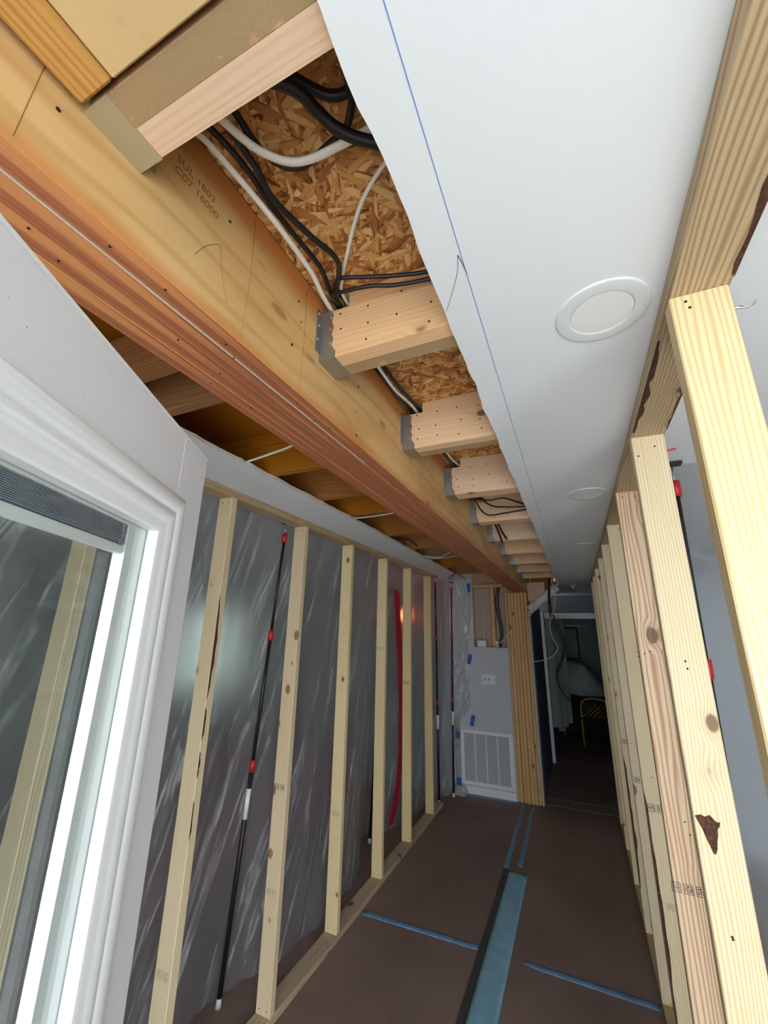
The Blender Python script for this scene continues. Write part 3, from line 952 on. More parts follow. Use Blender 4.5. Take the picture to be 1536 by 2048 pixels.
# ------------------------------------------------------------------ ceiling fittings and marks
for k, (cx, cy) in enumerate([(0.108, 0.778), (0.107, 1.968), (0.107, 3.19)]):
    e = empty('recessed_light', (cx, cy, CZ))
    tag(e, ['round flush ceiling light beside the stud with the steel hook', 'second flush ceiling light along the right partition',
            'flush ceiling light farthest from the steel hook'][k], 'ceiling light', 'flush round ceiling lights')
    bm = bmesh.new()
    prof = [(0.0845, 0.0), (0.0845, -.0012), (0.083, -.0026), (0.080, -.0030), (0.060, -.0034), (0.0575, -.0032), (0.0565, -.0026), (.0565, 0)]
    sg = 64
    rings = [[bm.verts.new((r * math.cos(2 * math.pi * i / sg), r * math.sin(2 * math.pi * i / sg), z)) for i in range(sg)] for r, z in prof]
    for a, b in zip(rings, rings[1:]):
        for i in range(sg):
            bm.faces.new((a[i], a[(i + 1) % sg], b[(i + 1) % sg], b[i])).smooth = True
    from_bm('trim_ring', bm, 'trimring', e, (cx, cy, CZ))
    bm = bmesh.new()
    prof = [(.0564, -.0005), (.0555, -.0024), (.03, -.0026), (.0, -.0026)]
    rings = [[bm.verts.new((r * math.cos(2 * math.pi * i / sg), r * math.sin(2 * math.pi * i / sg), z)) for i in range(sg)] for r, z in prof[:-1]]
    for a, b in zip(rings, rings[1:]):
        for i in range(sg):
            bm.faces.new((a[i], a[(i + 1) % sg], b[(i + 1) % sg], b[i]))
    bm.faces.new(rings[-1])
    from_bm('lens', bm, 'lens', e, (cx, cy, CZ))

e = empty('sprinkler_head', (0.02, 5.80, CZ))
tag(e, 'small white sprinkler head on the hall ceiling', 'sprinkler')
bm = bmesh.new()
addtube(bm, [(0, 0, 0), (0, 0, -.01)], .035, 16)
from_bm('escutcheon', bm, 'white', e, (0.02, 5.80, CZ))
bm = bmesh.new()
addtube(bm, [(0, 0, -.01), (0, 0, -.03), (0, 0, -.045)], [.014, .012, .02], 12)
from_bm('head', bm, 'white', e, (0.02, 5.80, CZ))

o = box('chalk_line', -0.1148, -0.1133, BACK_Y, 5.40, CZ - 0.0004, CZ + 0.0002, 'chalk')
tag(o, 'blue chalk line snapped along the ceiling drywall', 'chalk line')
o = tube('pencil_curve', [(-0.119, 0.540, CZ - .0001), (-0.116, 0.560, CZ - .0001), (-0.1135, 0.585, CZ - .0001)], .0007, 'blackink', seg=4)
tag(o, 'short dark pencil tick on the blue chalk line', 'pencil mark')
o = tube('pencil_curve', [(-0.119, 0.540, CZ - .0001), (-0.127, 0.570, CZ - .0001), (-0.141, 0.60, CZ - .0001), (-0.160, 0.635, CZ - .0001), (-.172, .655, CZ - .0001)], .0005, 'blackink', seg=4)
tag(o, 'long thin pencil arc from the chalk line to the cut drywall edge', 'pencil mark')

# ------------------------------------------------------------------ left stud partition
XL = -1.494
SD, ST = 0.085, 0.038


def quad_decal(bm, p, u, v, w, h, off, mi=0):
    """rectangle: centre p, axes u v, lifted by off along u x v"""
    u, v = Vector(u), Vector(v)
    n = u.cross(v) * off
    p = Vector(p)
    vs = [bm.verts.new(p + n + u * a * w / 2 + v * b * h / 2) for a, b in ((-1, -1), (1, -1), (1, 1), (-1, 1))]
    bm.faces.new(vs).material_index = mi


def grade_stamp(parent, p, u, v, mat, n=2, s=0.022):
    """row of small framed mill stamps"""
    bm = bmesh.new()
    u, v = Vector(u), Vector(v)
    p = Vector(p)
    for k in range(n):
        c = p + u * (k - (n - 1) / 2) * s * 1.25
        for a in (-1, 1):
            quad_decal(bm, c + u * a * s * .47, u, v, s * .06, s, .0004)
            quad_decal(bm, c + v * a * s * .47, u, v, s, s * .06, .0004)
        for r in (-.22, .0, .24):
            x = -.36
            while x < .34:
                wd = random.uniform(.06, .2)
                quad_decal(bm, c + u * (x + wd / 2) * s + v * r * s, u, v, wd * s, s * random.choice((.08, .14, .18)), .0004)
                x += wd + random.uniform(.05, .12)
    return tag(from_bm('mill_stamp', bm, mat, parent), kind='stuff')


def bark_patch(parent, pts, d, name='bark_pocket'):
    """irregular dark bark inclusion, slightly proud of the wood"""
    return prism(name, pts, d, 'bark', parent)


lp = empty('stud_partition', (XL, 2.5, 0))
tag(lp, 'pale pine stud partition with plastic sheeting behind it, beyond the open door', 'partition')
box('bottom_plate', XL - 0.089, XL, -0.2, 4.95, 0.0, 0.038, 'platewood', lp, 0.002)
box('top_plate', XL - 0.089, XL, -0.2, 4.80, 2.430, 2.467, 'platewood', lp, 0.002)
ys = [0.868, 1.487, 2.119, 2.734, 3.381, 3.992, 4.638]
mats = ['pineZ', 'pineZ', 'pineknot', 'pineZ', 'pineZ', 'pineZ', 'pinegold']
for k, y in enumerate(ys):
    s = box('stud', XL - SD, XL, y - ST, y, 0.038, 2.430, mats[k], lp, 0.0025)
    s['label'] = ('%s stud of the partition counted from the door glass' % ORD[k])
    bm = bmesh.new()
    for z in (2.405, 0.062):
        for xx in (XL - .02, XL - .062):
            disc(bm, (xx, y - ST, z), (0, -1, 0), .003, .0008, 7)
    n_ = from_bm('nail_heads', bm, 'hole')
    n_.parent = s
    n_['kind'] = 'stuff'
    n_.location = -wloc(s)
    if k in (2, 4, 5):
        z = {2: 0.985, 4: 1.66, 5: 1.33}[k]
        d = grade_stamp(None, (XL - .045, y - ST, z), (1, 0, 0), (0, 0, 1), 'blackink' if k != 4 else 'greyink', 2, .028)
        d.parent = s
        d.location = -wloc(s)
    if k in (1, 2, 3):
        z = {1: 0.55, 2: 0.52, 3: .66}[k]
        d = grade_stamp(None, (XL - .045, y - ST, z), (1, 0, 0), (0, 0, 1), 'greyink', 2, .026)
        d.parent = s
        d.location = -wloc(s)
    if k == 1:
        for (za, zb, wd) in ((1.95, 1.50, .017), (1.47, 1.34, .012), (1.30, 1.20, .008), (1.12, .98, .008)):
            pts = []
            n = 9
            for i in range(n + 1):
                t = i / n
                pts.append((XL + .0008, y - ST + .001, za + (zb - za) * t))
            for i in range(n, -1, -1):
                t = i / n
                pts.append((XL + .0008, y - ST + .001 + wd * (math.sin(math.pi * t) ** .5) * random.uniform(.5, 1.1) + .0005, za + (zb - za) * t))
            d = bark_patch(None, pts, (-.0015, 0, 0), 'bark_strip')
            d.parent = s
            d.location = d.location - wloc(s)

# ------------------------------------------------------------------ right stud partition
XR = 0.2077
rp = empty('stud_partition', (XR, 2.8, 0))
tag(rp, 'bright pine stud partition standing under the white ceiling with flush lights', 'partition')
box('bottom_plate', XR, XR + 0.089, 0.3, 5.44, 0.0, 0.038, 'platewood', rp, 0.002)
tp = box('top_plate', XR, XR + 0.089, BACK_Y, 5.42, 2.374, CZ - .0005, 'platewood', rp, 0.002)
rys = [0.739, 1.326, 1.87, 2.45, 3.0, 3.56, 4.12, 4.68, 5.22]
rm = ['pinegold', 'pineZ', 'pinered', 'pineZ', 'pineZ', 'pineZ', 'pineZ', 'pineZ', 'pineZ']
for k, y in enumerate(rys):
    s = box('stud', XR, XR + SD, y, y + ST, 0.038, 2.374, rm[k], rp, 0.0025)
    s['label'] = ['stud with the steel hook', 'stud with a dark triangular bark pocket', 'reddish striped stud', 'stud with a long bark edge'][k] \
        if k < 4 else '%s stud counted from the one with the steel hook' % ORD[k]
    bm = bmesh.new()
    for z in (2.350, 1.75, 1.2, .07):
        for _ in range(2):
            disc(bm, (XR + random.uniform(.012, .072), y, z + random.uniform(-.05, .012)), (0, -1, 0), .0026, .0006, 7)
    n_ = from_bm('nail_heads', bm, 'hole')
    n_.parent = s
    n_['kind'] = 'stuff'
    n_.location = -wloc(s)
    if k == 1:
        P = [(.2105, 1.398), (.222, 1.402), (.231, 1.399), (.240, 1.404), (.247, 1.396), (.253, 1.391), (.258, 1.392), (.256, 1.384), (.251, 1.378),
             (.250, 1.366), (.246, 1.352), (.244, 1.338), (.239, 1.326), (.235, 1.328), (.231, 1.340), (.226, 1.356), (.221, 1.374), (.215, 1.388)]
        d = bark_patch(None, [(x, y - .0008, z) for x, z in P], (0, .002, 0))
        d.parent = s
        d.location = d.location - wloc(s)
    if k == 2:
        d = grade_stamp(None, (XR + .040, y, 1.02), (1, 0, 0), (0, 0, 1), 'blackink', 3, .027)
        d.parent = s
        d.location = -wloc(s)
    if k in (3, 4, 5):
        d = grade_stamp(None, (XR + .040, y, {3: 1.06, 4: 1.02, 5: 1.1}[k]), (1, 0, 0), (0, 0, 1), 'blackink', 2, .030)
        d.parent = s
        d.location = -wloc(s)
        if k == 3:
            d = grade_stamp(None, (XR + .055, y, .70), (1, 0, 0), (0, 0, 1), 'greyink', 2, .024)
            d.parent = s
            d.location = -wloc(s)
    if k in (3, 5):
        pts = []
        za, zb, wd = (1.12, 0.22, .017) if k == 3 else (1.0, .25, .02)
        n = 24
        for i in range(n + 1):
            pts.append((XR + .0004, y - .0008, za + (zb - za) * i / n))
        for i in range(n, -1, -1):
            t = i / n
            pts.append((XR + .001 + wd * (math.sin(math.pi * t) ** .4) * (0.6 + .45 * noise.noise(Vector((t * 7, k, 0)))), y - .0008, za + (zb - za) * t))
        d = bark_patch(None, pts, (0, .002, 0), 'bark_edge')
        d.parent = s
        d.location = d.location - wloc(s)
# bark wane along the top plate: outer lower edge and a pocket on its underside
for (ya, yb, xa, w0) in ((0.30, 0.72, XR + .089, -.016), (0.80, 1.30, XR + .089, -.006), (0.86, 1.29, XR + .001, .016)):
    pts = []
    n = 16
    for i in range(n + 1):
        pts.append((xa, ya + (yb - ya) * i / n, 2.3736))
    for i in range(n, -1, -1):
        t = i / n
        pts.append((xa + w0 * (math.sin(math.pi * min(1, t * .9 + .05)) ** .5) * (.75 + .5 * noise.noise(Vector((t * 9, ya, 2)))), ya + (yb - ya) * t, 2.3736))
    d = bark_patch(None, pts, (0, 0, -.0009), 'bark_wane')
    d.parent = tp
    d.location = d.location - wloc(tp)
b = box('bark_wane', XR + .0885, XR + .0905, 0.28, 0.73, 2.376, 2.398, 'bark')
b.parent = tp
b.location = b.location - wloc(tp)

hk = empty('steel_hook', (XR + SD, .758, 2.337))
tag(hk, 'small bent steel hook with pale sleeve screwed into the stud side', 'hook')
tube('shank', [(XR + SD - .002, .758, 2.337), (XR + SD + .010, .758, 2.335), (XR + SD + .020, .758, 2.333), (XR + SD + .028, .758, 2.334), (XR + SD + .034, .758, 2.338), (XR + SD + .037, .757, 2.341)], .0017, 'nailsteel', hk)
tube('sleeve', [(XR + SD, .758, 2.3385), (XR + SD + .017, .758, 2.335)], 0.0024, 'steel', hk, curve=False)

st = tube('red_strap', [(XR + SD - .001, 1.345, 2.325), (XR + SD + .012, 1.345, 2.326), (XR + SD + .026, 1.345, 2.328)], .003, 'red')
tag(st, 'short red strap end poking out beside the bark-pocket stud', 'strap')

# ------------------------------------------------------------------ open glazed door on the left
DC = Vector((-0.643, 0.547, 0))
DU = Vector((0.479, -0.878, 0)).normalized()
DN = Vector((0.878, 0.479, 0)).normalized()
DT, DW, DTOP = 0.044, 0.86, 2.12
ang = math.atan2(DU.y, DU.x)
door = empty('door_1', DC)
door.rotation_euler = (0, 0, ang)
struct(door)
# local frame: +X from the free edge to the hinges, +Y towards the viewer's side (normal DN), Z up


def dlink(name, bm, mat, parent=None, smooth=False):
    bmesh.ops.recalc_face_normals(bm, faces=list(bm.faces))
    me = bpy.data.meshes.new(name)
    bm.to_mesh(me)
    bm.free()
    if smooth:
        for p in me.polygons:
            p.use_smooth = True
    for m in (mat if isinstance(mat, list) else [mat]):
        me.materials.append(M[m])
    o = bpy.data.objects.new(name, me)
    COL.objects.link(o)
    o.parent = parent or door
    return o


def dbox(name, u0, u1, v0, v1, z0, z1, mat, parent=None, bevel=0.0):
    bm = bmesh.new()
    addbox(bm, u0, u1, v0, v1, z0, z1)
    if bevel:
        bmesh.ops.bevel(bm, geom=list(bm.edges), offset=bevel, segments=2, affect='EDGES')
    return dlink(name, bm, mat, parent)


LU0, LU1, LZ0, LZ1 = 0.140, 0.720, 0.26, 1.985      # cut-out for the lite
dbox('stile', 0, 0.110, -DT, 0, 0.012, DTOP, 'doorwhite', bevel=.0015)
dbox('stile', LU1 + .03, DW, -DT, 0, 0.012, DTOP, 'doorwhite', bevel=.0015)
dbox('rail', 0.1105, LU1 + .03, -DT, 0, LZ1 + .03, DTOP, 'doorwhite', bevel=.0008)
dbox('rail', 0.1105, LU1 + .03, -DT, 0, 0.012, LZ0 - .03, 'doorwhite', bevel=.0008)
dbox('top_cap', -.001, DW + .001, -DT - .001, .001, DTOP, DTOP + .006, 'vinyl', bevel=.001)


def lite_frame(side):
    """moulded frame swept round the lite; profile (inset, height)"""
    prof = [(0, 0), (0, .006), (.004, .0095), (.012, .0125), (.022, .0128), (.029, .0105), (.0325, .0085), (.0365, .0105),
            (.045, .0108), (.052, .0080), (.058, .0068), (.0665, .0062), (.0715, .0040), (.0715, -.012)]
    u0, u1, z0, z1 = .087, LU1 + .055, LZ0 - .055, 2.012
    bm = bmesh.new()
    loops = []
    for ins, hgt in prof:
        vv = hgt if side > 0 else -DT - hgt
        loops.append([bm.verts.new(p) for p in ((u0 + ins, vv, z0 + ins), (u1 - ins, vv, z0 + ins),
                                                (u1 - ins, vv, z1 - ins), (u0 + ins, vv, z1 - ins))])
    for a, b in zip(loops, loops[1:]):
        for i in range(4):
            f = bm.faces.new((a[i], a[(i + 1) % 4], b[(i + 1) % 4], b[i]))
            f.smooth = True
    o = dlink('lite_frame', bm, 'vinyl')
    m = o.modifiers.new('es', 'EDGE_SPLIT')
    m.split_angle = math.radians(38)
    return o


lite_frame(1)
lite_frame(-1)
# inner glazing: spacer frame, two panes, raised blind between them
for (a, b_, c, d) in ((.150, .206, .28, 1.955), (.66, .715, .28, 1.955)):
    dbox('spacer', a, b_, -.029, -.0135, c, d, 'vinyl')
dbox('spacer', .206, .66, -.029, -.0135, 1.936, 1.955, 'vinyl')
dbox('pane', .150, .715, -.0125, -.0095, .28, 1.962, 'glass')
dbox('pane', .150, .715, -.034, -.031, .28, 1.962, 'glass')
for k in range(13):
    z = 1.909 + k * .0021
    dbox('blind_slat', .186, .68, -.0285, -.0155, z, z + .0011, 'blindslat')
dbox('blind_rail', .181, .685, -.0290, -.0150, 1.896, 1.907, 'vinyl', bevel=.002)
bm = bmesh.new()
pts = []
for i in range(60):
    t = i / 59
    pts.append((.218 + .005 * math.sin(i * 2.3) + .002 * math.sin(i * 5.1), -.0142, 1.906 + .032 * t + .003 * math.sin(i * 1.7)))
addtube(bm, pts, .0004, 4)
dlink('blind_cord', bm, 'plastic_white')
bm = bmesh.new()
for _ in range(70):
    u, z = random.uniform(.0, .5), random.uniform(2.02, 2.11)
    if random.random() < .4:
        u, z = random.uniform(.005, .08), random.uniform(1.3, 2.1)
    disc(bm, (u, 0, z), (0, 1, 0), random.uniform(.0002, .0006), .0001, 5)
tag(dlink('dirt_specks', bm, 'hole'), kind='stuff')
for zz in (.25, 1.08, 1.88):
    dbox('hinge', DW, DW + .006, -DT, 0.006, zz, zz + .1, 'steel')

# ------------------------------------------------------------------ plastic sheeting, left
top_path = [(-1.64, -0.2), (-1.66, 1.0), (-1.67, 2.6), (-1.665, 3.9), (-1.655, 4.4), (-1.58, 5.0), (-1.49, 5.29), (-1.475, 5.38)]
bot_path = [(-1.86, -0.2), (-1.85, 1.2), (-1.85, 2.05), (-1.71, 2.45), (-1.675, 2.9), (-1.72, 3.4), (-1.96, 3.88), (-1.77, 4.2), (-1.70, 4.6), (-1.62, 5.06), (-1.53, 5.25), (-1.485, 5.38)]


def resample(path, n):
    pts = spline([(p[0], p[1], 0) for p in path], 12)
    L = [0]
    for a, b in zip(pts, pts[1:]):
        L.append(L[-1] + (b - a).length)
    out = []
    j = 0
    for i in range(n):
        s = L[-1] * i / (n - 1)
        while j < len(L) - 2 and L[j + 1] < s:
            j += 1
        t = (s - L[j]) / max(1e-9, L[j + 1] - L[j])
        out.append(pts[j].lerp(pts[j + 1], t))
    return out


def sheet(name, tp_, bp_, ztop, n, m, mat, amp=0.02, gather=None, zbot=0.004):
    T, Bp = resample(tp_, n), resample(bp_, n)
    bm = bmesh.new()
    grid = []
    for i in range(n):
        row = []
        tv = (T[min(i + 1, n - 1)] - T[max(i - 1, 0)]).normalized()
        nv = Vector((tv.y, -tv.x, 0))
        for j in range(m):
            v = j / (m - 1)
            p = Bp[i].lerp(T[i], v ** .8)
            z = zbot + (ztop - zbot) * v
            s = T[i].y * 3.0 + T[i].x * 2.0
            q = Vector((s * 1.1 + (1 - v) * 1.2, z * .9, 3.1))
            d = noise.fractal(q, 1.0, 2.1, 4) * amp
            d += amp * .55 * noise.noise(Vector((s * 4.5 + z * 1.6, z * .8, 9.0)))
            d *= min(1, (1 - v) * 5 + .05)
            if j == 0:
                d += random.uniform(-.01, .01)
            row.append(bm.verts.new(p + nv * d + Vector((0, 0, z))))
        grid.append(row)
    for i in range(n - 1):
        for j in range(m - 1):
            bm.faces.new((grid[i][j], grid[i + 1][j], grid[i + 1][j + 1], grid[i][j + 1])).smooth = True
    return from_bm(name, bm, mat)


def face_to(o, d):
    n = Vector()
    for p in o.data.polygons:
        n += p.normal * p.area
    if n.dot(Vector(d)) < 0:
        o.data.flip_normals()


sh = sheet('plastic_sheet', top_path, bot_path, 2.462, 170, 60, 'poly', .02)
face_to(sh, (1, -.2, 0))
tag(sh, 'wrinkled translucent plastic sheeting hung behind the left stud partition', 'plastic sheet')

# clear film taped over the end-wall drywall, gathered in vertical pleats
bm = bmesh.new()
n, m = 46, 50
grid = []
for i in range(n):
    row = []
    for j in range(m):
        u, v = i / (n - 1), j / (m - 1)
        z = 0.03 + 2.41 * v
        x0 = -1.475
        x1 = -1.20 - .07 * min(1, max(0, (2.1 - z) * 2)) + (-.135 * min(1, max(0, (.92 - z) * 6)))
        x = x0 + (x1 - x0) * u
        pl = .017 * math.sin(u * 34 + 2.2 * noise.noise(Vector((u * 3, z * 1.2, 0)))) * (0.35 + .65 * abs(math.sin(v * 3.0 + .2)))
        pl += .012 * noise.noise(Vector((u * 6, z * 3, 5)))
        row.append(bm.verts.new((x, EY - .027 + pl * .9, z)))
    grid.append(row)
for i in range(n - 1):
    for j in range(m - 1):
        bm.faces.new((grid[i][j], grid[i + 1][j], grid[i + 1][j + 1], grid[i][j + 1])).smooth = True
o = from_bm('plastic_film', bm, 'polyclear')
face_to(o, (0, -1, 0))
tag(o, 'clear pleated plastic film taped to the grey end wall', 'plastic sheet')
# crumpled heap of film at the foot of the end wall
bm = bmesh.new()
bmesh.ops.create_icosphere(bm, subdivisions=4, radius=1.0)
for v in bm.verts:
    d = 1 + .45 * noise.fractal(v.co * 1.8 + Vector((4, 2, 1)), 1, 2, 4)
    v.co = Vector((v.co.x * .075 * d, v.co.y * .05 * d, max(0.0, (v.co.z + .55) * .06 * d)))
o = from_bm('plastic_bunch', bm, 'polyclear', None, (-1.40, 5.345, 0.001))
tag(o, 'crumpled bunch of clear film on the floor by the air grille', 'plastic sheet')

# right-hand sheeting
shr = sheet('plastic_sheet', [(0.335, 1.72), (0.9, 1.72), (2.0, 1.74), (3.19, 1.74)], [(0.335, 1.74), (0.9, 1.76), (2.0, 1.78), (3.19, 1.76)],
            2.410, 110, 50, 'polyr', .02)
face_to(shr, (0, -1, 0))
tag(shr, 'translucent plastic sheeting beyond the right partition, held by a black pole', 'plastic sheet')


# ------------------------------------------------------------------ telescoping spring poles
def pole(base, top, label, group='poles holding the plastic sheeting', red=(.40, .70), white=.345):
    base, top = Vector(base), Vector(top)
    e = empty('telescoping_pole', base)
    tag(e, label, 'pole', group)
    P = lambda t: base.lerp(top, t) - base

    def seg(name, a, b, r, mat, s=12):
        bm = bmesh.new()
        addtube(bm, [P(a), P(b)], r, s)
        return from_bm(name, bm, mat, e, base)
    seg('foot', 0, .016, [.016, .011], 'plastic_white')
    seg('lower_tube', .016, red[0], .0125, 'black')
    seg('middle_tube', red[0], red[1], .0105, 'black')
    seg('upper_tube', red[1], .955, .0085, 'black')
    seg('sticker', white - .03, white + .03, .0129, 'plastic_white')
    for t, l in ((red[0], .012), (red[1], .012), (.962, .012)):
        seg('collar', t - l, t + l, .0155, 'red')
    seg('spring_rod', .97, 1.0, .0025, 'nailsteel', 6)
    bm = bmesh.new()
    c = P(1.0)
    addbox(bm, c.x - .03, c.x + .03, c.y - .018, c.y + .018, c.z, c.z + .008)
    from_bm('head_pad', bm, 'black', e, base)
    return e


pole((-1.798, 2.07, 0.001), (-1.625, 2.055, 2.452), 'black pole with red collars between second and third left studs', red=(.435, .72), white=.36)
pole((-1.855, 3.879, 0.001), (-1.63, 3.64, 2.452), 'black pole hidden mostly behind the fifth left stud')
pole((-1.55, 4.985, 0.001), (-1.515, 4.86, 2.452), 'thin black pole just past the last left stud', red=(.42, .71), white=.335)
pole((-1.462, 5.26, 0.001), (-1.442, 5.33, 2.43), 'thin black pole at the corner beside the pleated film', red=(.42, .71), white=.335)
pole((0.345, 1.70, 0.001), (0.378, 1.69, 2.40), 'black pole behind the bark-pocket stud of the right partition', red=(.42, .71), white=.335)

# ------------------------------------------------------------------ red zip strip on the plastic
zp = [(-1.621, 3.887, 2.205), (-1.629, 3.951, 1.912), (-1.639, 4.037, 1.527), (-1.649, 4.096, 1.15), (-1.66, 4.128, 0.787), (-1.669, 4.106, 0.493), (-1.679, 4.013, 0.236), (-1.683, 3.934, 0.138)]
# follow the sheet on the room side of it
bm = bmesh.new()
rows = []
for i, p in enumerate(spline(zp, 8)):
    wv = .058 + .006 * math.sin(i * .7)
    x = p.x
    rows.append([bm.verts.new((x, p.y - wv, p.z)), bm.verts.new((x + .004, p.y + wv, p.z)),
                 bm.verts.new((x + .002, p.y + wv, p.z)), bm.verts.new((x - .002, p.y - wv, p.z))])
for a, b in zip(rows, rows[1:]):
    for k in range(4):
        bm.faces.new((a[k], a[(k + 1) % 4], b[(k + 1) % 4], b[k]))
bm.faces.new(rows[0])
bm.faces.new(rows[-1][::-1])
o = from_bm('zip_strip', bm, 'zipred')
tag(o, 'long red zip tape stuck down the plastic sheeting between two studs', 'zip tape')

# ------------------------------------------------------------------ end wall fittings
gx0, gx1, gz0, gz1 = -1.405, -0.800, 0.095, 0.675
gr = empty('air_return_grille', ((gx0 + gx1) / 2, EY, gz0))
tag(gr, 'large white air return grille with four louvred columns on the end wall', 'air grille')
fy0, fy1 = EY - .016, EY - .001
for (a, b, c, d) in ((gx0, gx1, gz0, gz0 + .04), (gx0, gx1, gz1 - .035, gz1)):
    box('frame', a, b, fy0, fy1, c, d, 'white', gr, .003)
for (a, b) in ((gx0, gx0 + .04), (gx1 - .04, gx1)):
    box('frame', a, b, fy0, fy1, gz0 + .0405, gz1 - .0355, 'white', gr, .003)
iw = (gx1 - gx0 - .08)
for k in (1, 2, 3):
    x = gx0 + .04 + iw * k / 4
    box('mullion', x - .006, x + .006, fy0 + .001, fy1, gz0 + .0405, gz1 - .0355, 'white', gr, .001)
bm = bmesh.new()
z = gz0 + .046
while z < gz1 - .040:
    for k in range(4):
        a = gx0 + .0405 + iw * k / 4 + (.0065 if k else 0)
        b = gx0 + .0395 + iw * (k + 1) / 4 - (.0065 if k < 3 else 0)
        vs = [bm.verts.new(p) for p in ((a, fy0 + .003, z), (b, fy0 + .003, z), (b, fy1 - .004, z + .0075), (a, fy1 - .004, z + .0075))]
        bm.faces.new(vs)
        vs = [bm.verts.new(p) for p in ((a, fy0 + .0032, z - .001), (b, fy0 + .0032, z - .001), (b, fy0 + .003, z), (a, fy0 + .003, z))]
        bm.faces.new(vs)
    z += .0105
tag(from_bm('louvres', bm, 'filter', gr), kind='stuff')
box('filter', gx0 + .03, gx1 - .03, fy1 - .002, fy1 - .0005, gz0 + .03, gz1 - .03, 'filter', gr)
box('door_edge', gx1 + .001, gx1 + .012, EY - .006, EY - .001, gz0, gz1, 'white', gr, .001)

sp = empty('switch_plate', (-1.035, EY, 1.25))
tag(sp, 'white triple switch plate on the grey end wall', 'switch plate')
px0, px1, pz0, pz1 = -1.118, -0.952, 1.196, 1.312
box('plate', px0, px1, EY - .006, EY - .0005, pz0, pz1, 'plastic_white', sp, .002)
for k, mt in ((0, 'slot'), (1, 'slot'), (2, 'plastic_white')):
    x = px0 + .036 + k * .047
    box('toggle_slot', x - .005, x + .005, EY - .0068, EY - .0055, 1.243, 1.268, mt, sp)
    box('toggle', x - .0035, x + .0035, EY - .013, EY - .0066, 1.25, 1.259, 'slot' if mt == 'slot' else 'plastic_white', sp)
    for zz in (1.222, 1.287):
        b_ = bmesh.new()
        disc(b_, (x, EY - .006, zz), (0, -1, 0), .0022, .0006, 8)
        from_bm('screw', b_, 'greyink', sp)

jb = empty('junction_box', (-1.10, EY, 1.64))
tag(jb, 'white electrical box on the cut drywall edge', 'electrical box')
box('body', -1.155, -1.045, EY - .012, EY + .06, 1.636, 1.712, 'plastic_white', jb, .003)
box('cover', -1.152, -1.048, EY - .014, EY - .0122, 1.639, 1.709, 'plastic_white', jb, .0008)
jb2 = empty('junction_box', (-0.93, EY, 1.64))
tag(jb2, 'small white box fed by the cream and black cables', 'electrical box')
box('body', -0.926, -0.898, EY + .012, EY + .06, 1.635, 1.71, 'plastic_white', jb2, .003)
box('cover', -0.925, -0.899, EY + .0095, EY + .0118, 1.638, 1.707, 'plastic_white', jb2, .0008)


def wall_tape(cx, cz, w, h, ang, label):
    bm = bmesh.new()
    c, s = math.cos(ang), math.sin(ang)
    n = 6
    fr, bk = [], []
    for i in range(n + 1):
        v = (i / n - .5) * h
        y = -.0015 - .003 * math.sin(math.pi * i / n)
        for lst, dy in ((fr, 0), (bk, .0006)):
            lst.append([bm.verts.new((u * c - v * s, y + dy, u * s + v * c)) for u in (-w / 2, w / 2)])
    for i in range(n):
        bm.faces.new((fr[i][0], fr[i][1], fr[i + 1][1], fr[i + 1][0]))
        bm.faces.new((bk[i][0], bk[i + 1][0], bk[i + 1][1], bk[i][1]))
        for k in (0, 1):
            bm.faces.new((fr[i][k], fr[i + 1][k], bk[i + 1][k], bk[i][k]))
    for i in (0, n):
        bm.faces.new((fr[i][0], fr[i][1], bk[i][1], bk[i][0]))
    o = from_bm('tape_piece', bm, 'tapesat', None, (cx, EY - .046, cz))
    tag(o, label, 'tape', 'blue tape pieces on the end wall')


wall_tape(-1.228, 2.365, .045, .11, .05, 'blue tape piece at the top corner of the pleated film')
wall_tape(-1.252, 1.482, .045, .12, -.22, 'blue tape piece below the white electrical box')
wall_tape(-1.243, 0.785, .045, .12, -.22, 'blue tape piece just above the air grille')
wall_tape(-1.430, 0.612, .05, .075, -.15, 'blue tape piece at the upper corner of the air grille')
wall_tape(-1.432, 0.115, .05, .09, .0, 'blue tape piece at the lower corner of the air grille')

# built-up post
po = empty('built_up_post', (-0.66, EY, 0))
tag(po, 'post of seven pine studs nailed together under the beam end', 'post')
for k in range(7):
    x0 = -0.790 + k * 0.0385
    jit = (.004, -.008, .003, -.012, -.002, -.009, .010)[k]
    zt = 2.299
    sd = box('stud', x0 + .0006, x0 + .0366, EY - .006 + jit, EY + .085 + jit, 0.0, zt, 'postZ', po, .0045)
    sd.rotation_euler = (0, (.0, .0009, -.0007, .0006, -.0009, .0005, 0)[k], 0)

# ------------------------------------------------------------------ floor tapes


